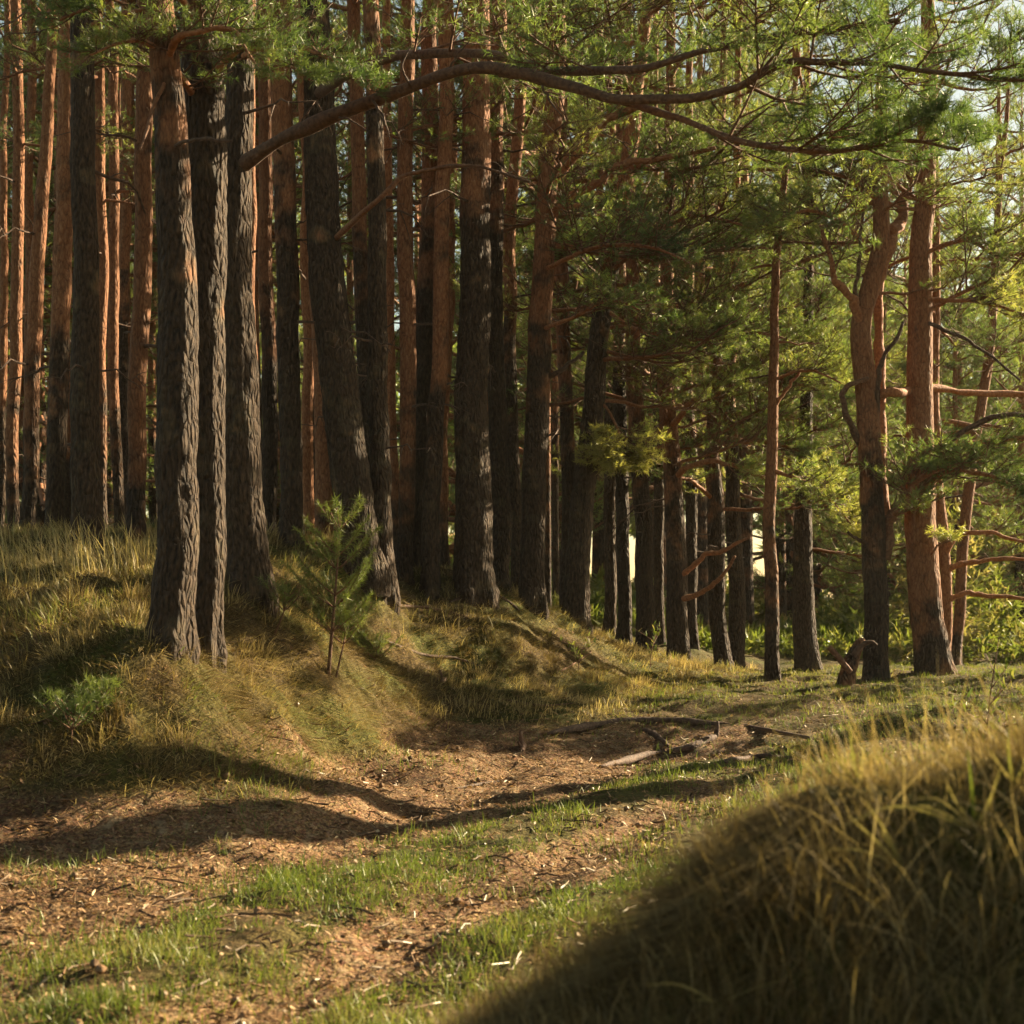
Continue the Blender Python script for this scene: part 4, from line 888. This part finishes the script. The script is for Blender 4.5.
# broken stump with an arching root
d = 17.4; bx = W(850, 682, d); bz = float(ground(bx[0], d)); base = np.array([bx[0], d, bz])
o = thing('broken_stump', 'broken leaning stump with a bent snag beside the many-forked pine', 'stump', base)
g = Geo(); P = catmull([W(845, 690, d), W(849, 668, d), W(856, 650, d), W(863, 640, d)], 22)-base
tube(g, P, np.interp(np.linspace(0, 1, 22), [0, .3, 1], [.15, .1, .055])*(1+.3*(fbm(np.linspace(0, 5, 22), np.zeros(22), 4, 2)-.5)), 16, .55); part('stump_body', g.mesh('stump_body', [BARK]), o)
g = Geo(); P = catmull([W(853, 656, d-.1), W(859, 648, d-.12), W(866, 643, d-.16), W(872, 642, d-.18), W(877, 645, d-.18)], 30)-base
tube(g, P, np.linspace(.045, .012, 30)*(1+.4*(fbm(np.linspace(0, 6, 30), np.zeros(30), 8, 2)-.5)), 10, .1); part('bent_snag', g.mesh('bent_snag', [TWIG]), o)
g = Geo(); P = catmull([W(829, 647, d-.2), W(838, 657, d-.2), W(850, 672, d-.2)], 16)-base
tube(g, P, np.linspace(.035, .04, 16), 10, .4); part('branch_stub', g.mesh('branch_stub', [TWIG]), o)

# ------------------------------------------------------------------ light, sky, camera
SUN_AZ, SUN_EL = math.radians(59), math.radians(24)      # to the right of the view direction, above the horizon
sd = Vector((math.sin(SUN_AZ)*math.cos(SUN_EL), math.cos(SUN_AZ)*math.cos(SUN_EL), math.sin(SUN_EL)))
sun = bpy.data.lights.new('sun', 'SUN'); sun.energy = 5.0; sun.angle = math.radians(.5); sun.color = (1, .8, .52)
so = bpy.data.objects.new('sun', sun); so.rotation_euler = sd.to_track_quat('Z', 'Y').to_euler(); link(so)
w = bpy.data.worlds.new('World'); SC.world = w; w.use_nodes = True; nt = w.node_tree
sky = nt.nodes.new('ShaderNodeTexSky'); sky.sky_type = 'NISHITA'; sky.sun_disc = False
sky.sun_elevation = SUN_EL; sky.sun_rotation = SUN_AZ
bg = nt.nodes['Background']; bg.inputs['Strength'].default_value = .05
wb = nt.nodes.new('ShaderNodeMix'); wb.data_type = 'RGBA'; wb.blend_type = 'MULTIPLY'; wb.inputs[0].default_value = 1   # warm white balance of the photo
wb.inputs[7].default_value = (1.0, .85, .6, 1); nt.links.new(sky.outputs[0], wb.inputs[6])
nt.links.new(wb.outputs[2], bg.inputs['Color'])
# thin warm air under the trees
hm, N, Lk, out = mat('haze_air'); pv = N('ShaderNodeVolumePrincipled'); pv.inputs['Density'].default_value = .0002
pv.inputs['Color'].default_value = (1, .95, .84, 1); pv.inputs['Anisotropy'].default_value = .45; Lk(pv.outputs[0], out.inputs['Volume'])
hb = np.array([(x, y, z) for z in (-1.5, 28) for y in (-12, 164) for x in (-134, 134)], float)
g = Geo(); g.add(hb, None, np.array([(0, 2, 3, 1), (4, 5, 7, 6), (0, 1, 5, 4), (2, 6, 7, 3), (0, 4, 6, 2), (1, 3, 7, 5)]))
single('haze', g.mesh('haze', [hm], ()), None, None, kind='stuff')
cam = bpy.data.cameras.new('camera'); co = bpy.data.objects.new('camera', cam); link(co)
co.location = (0, 0, EYE); co.rotation_euler = (PI/2, 0, 0)
cam.sensor_width = 36; cam.sensor_fit = 'HORIZONTAL'; cam.lens = 36*F/1024; cam.shift_y = 88/1024; cam.clip_end = 600
cam.dof.use_dof = True; cam.dof.focus_distance = 13.5; cam.dof.aperture_fstop = 3.3
SC.camera = co
v = SC.view_settings; v.view_transform = 'Standard'; v.look = 'None'; v.exposure = 2.25; v.gamma = 1
c = SC.cycles; c.max_bounces = 5; c.diffuse_bounces = 4; c.glossy_bounces = 1; c.transmission_bounces = 3; c.transparent_max_bounces = 2
c.volume_bounces = 0; c.volume_max_steps = 64; c.caustics_reflective = False; c.caustics_refractive = False; c.use_adaptive_sampling = True; c.adaptive_threshold = .02
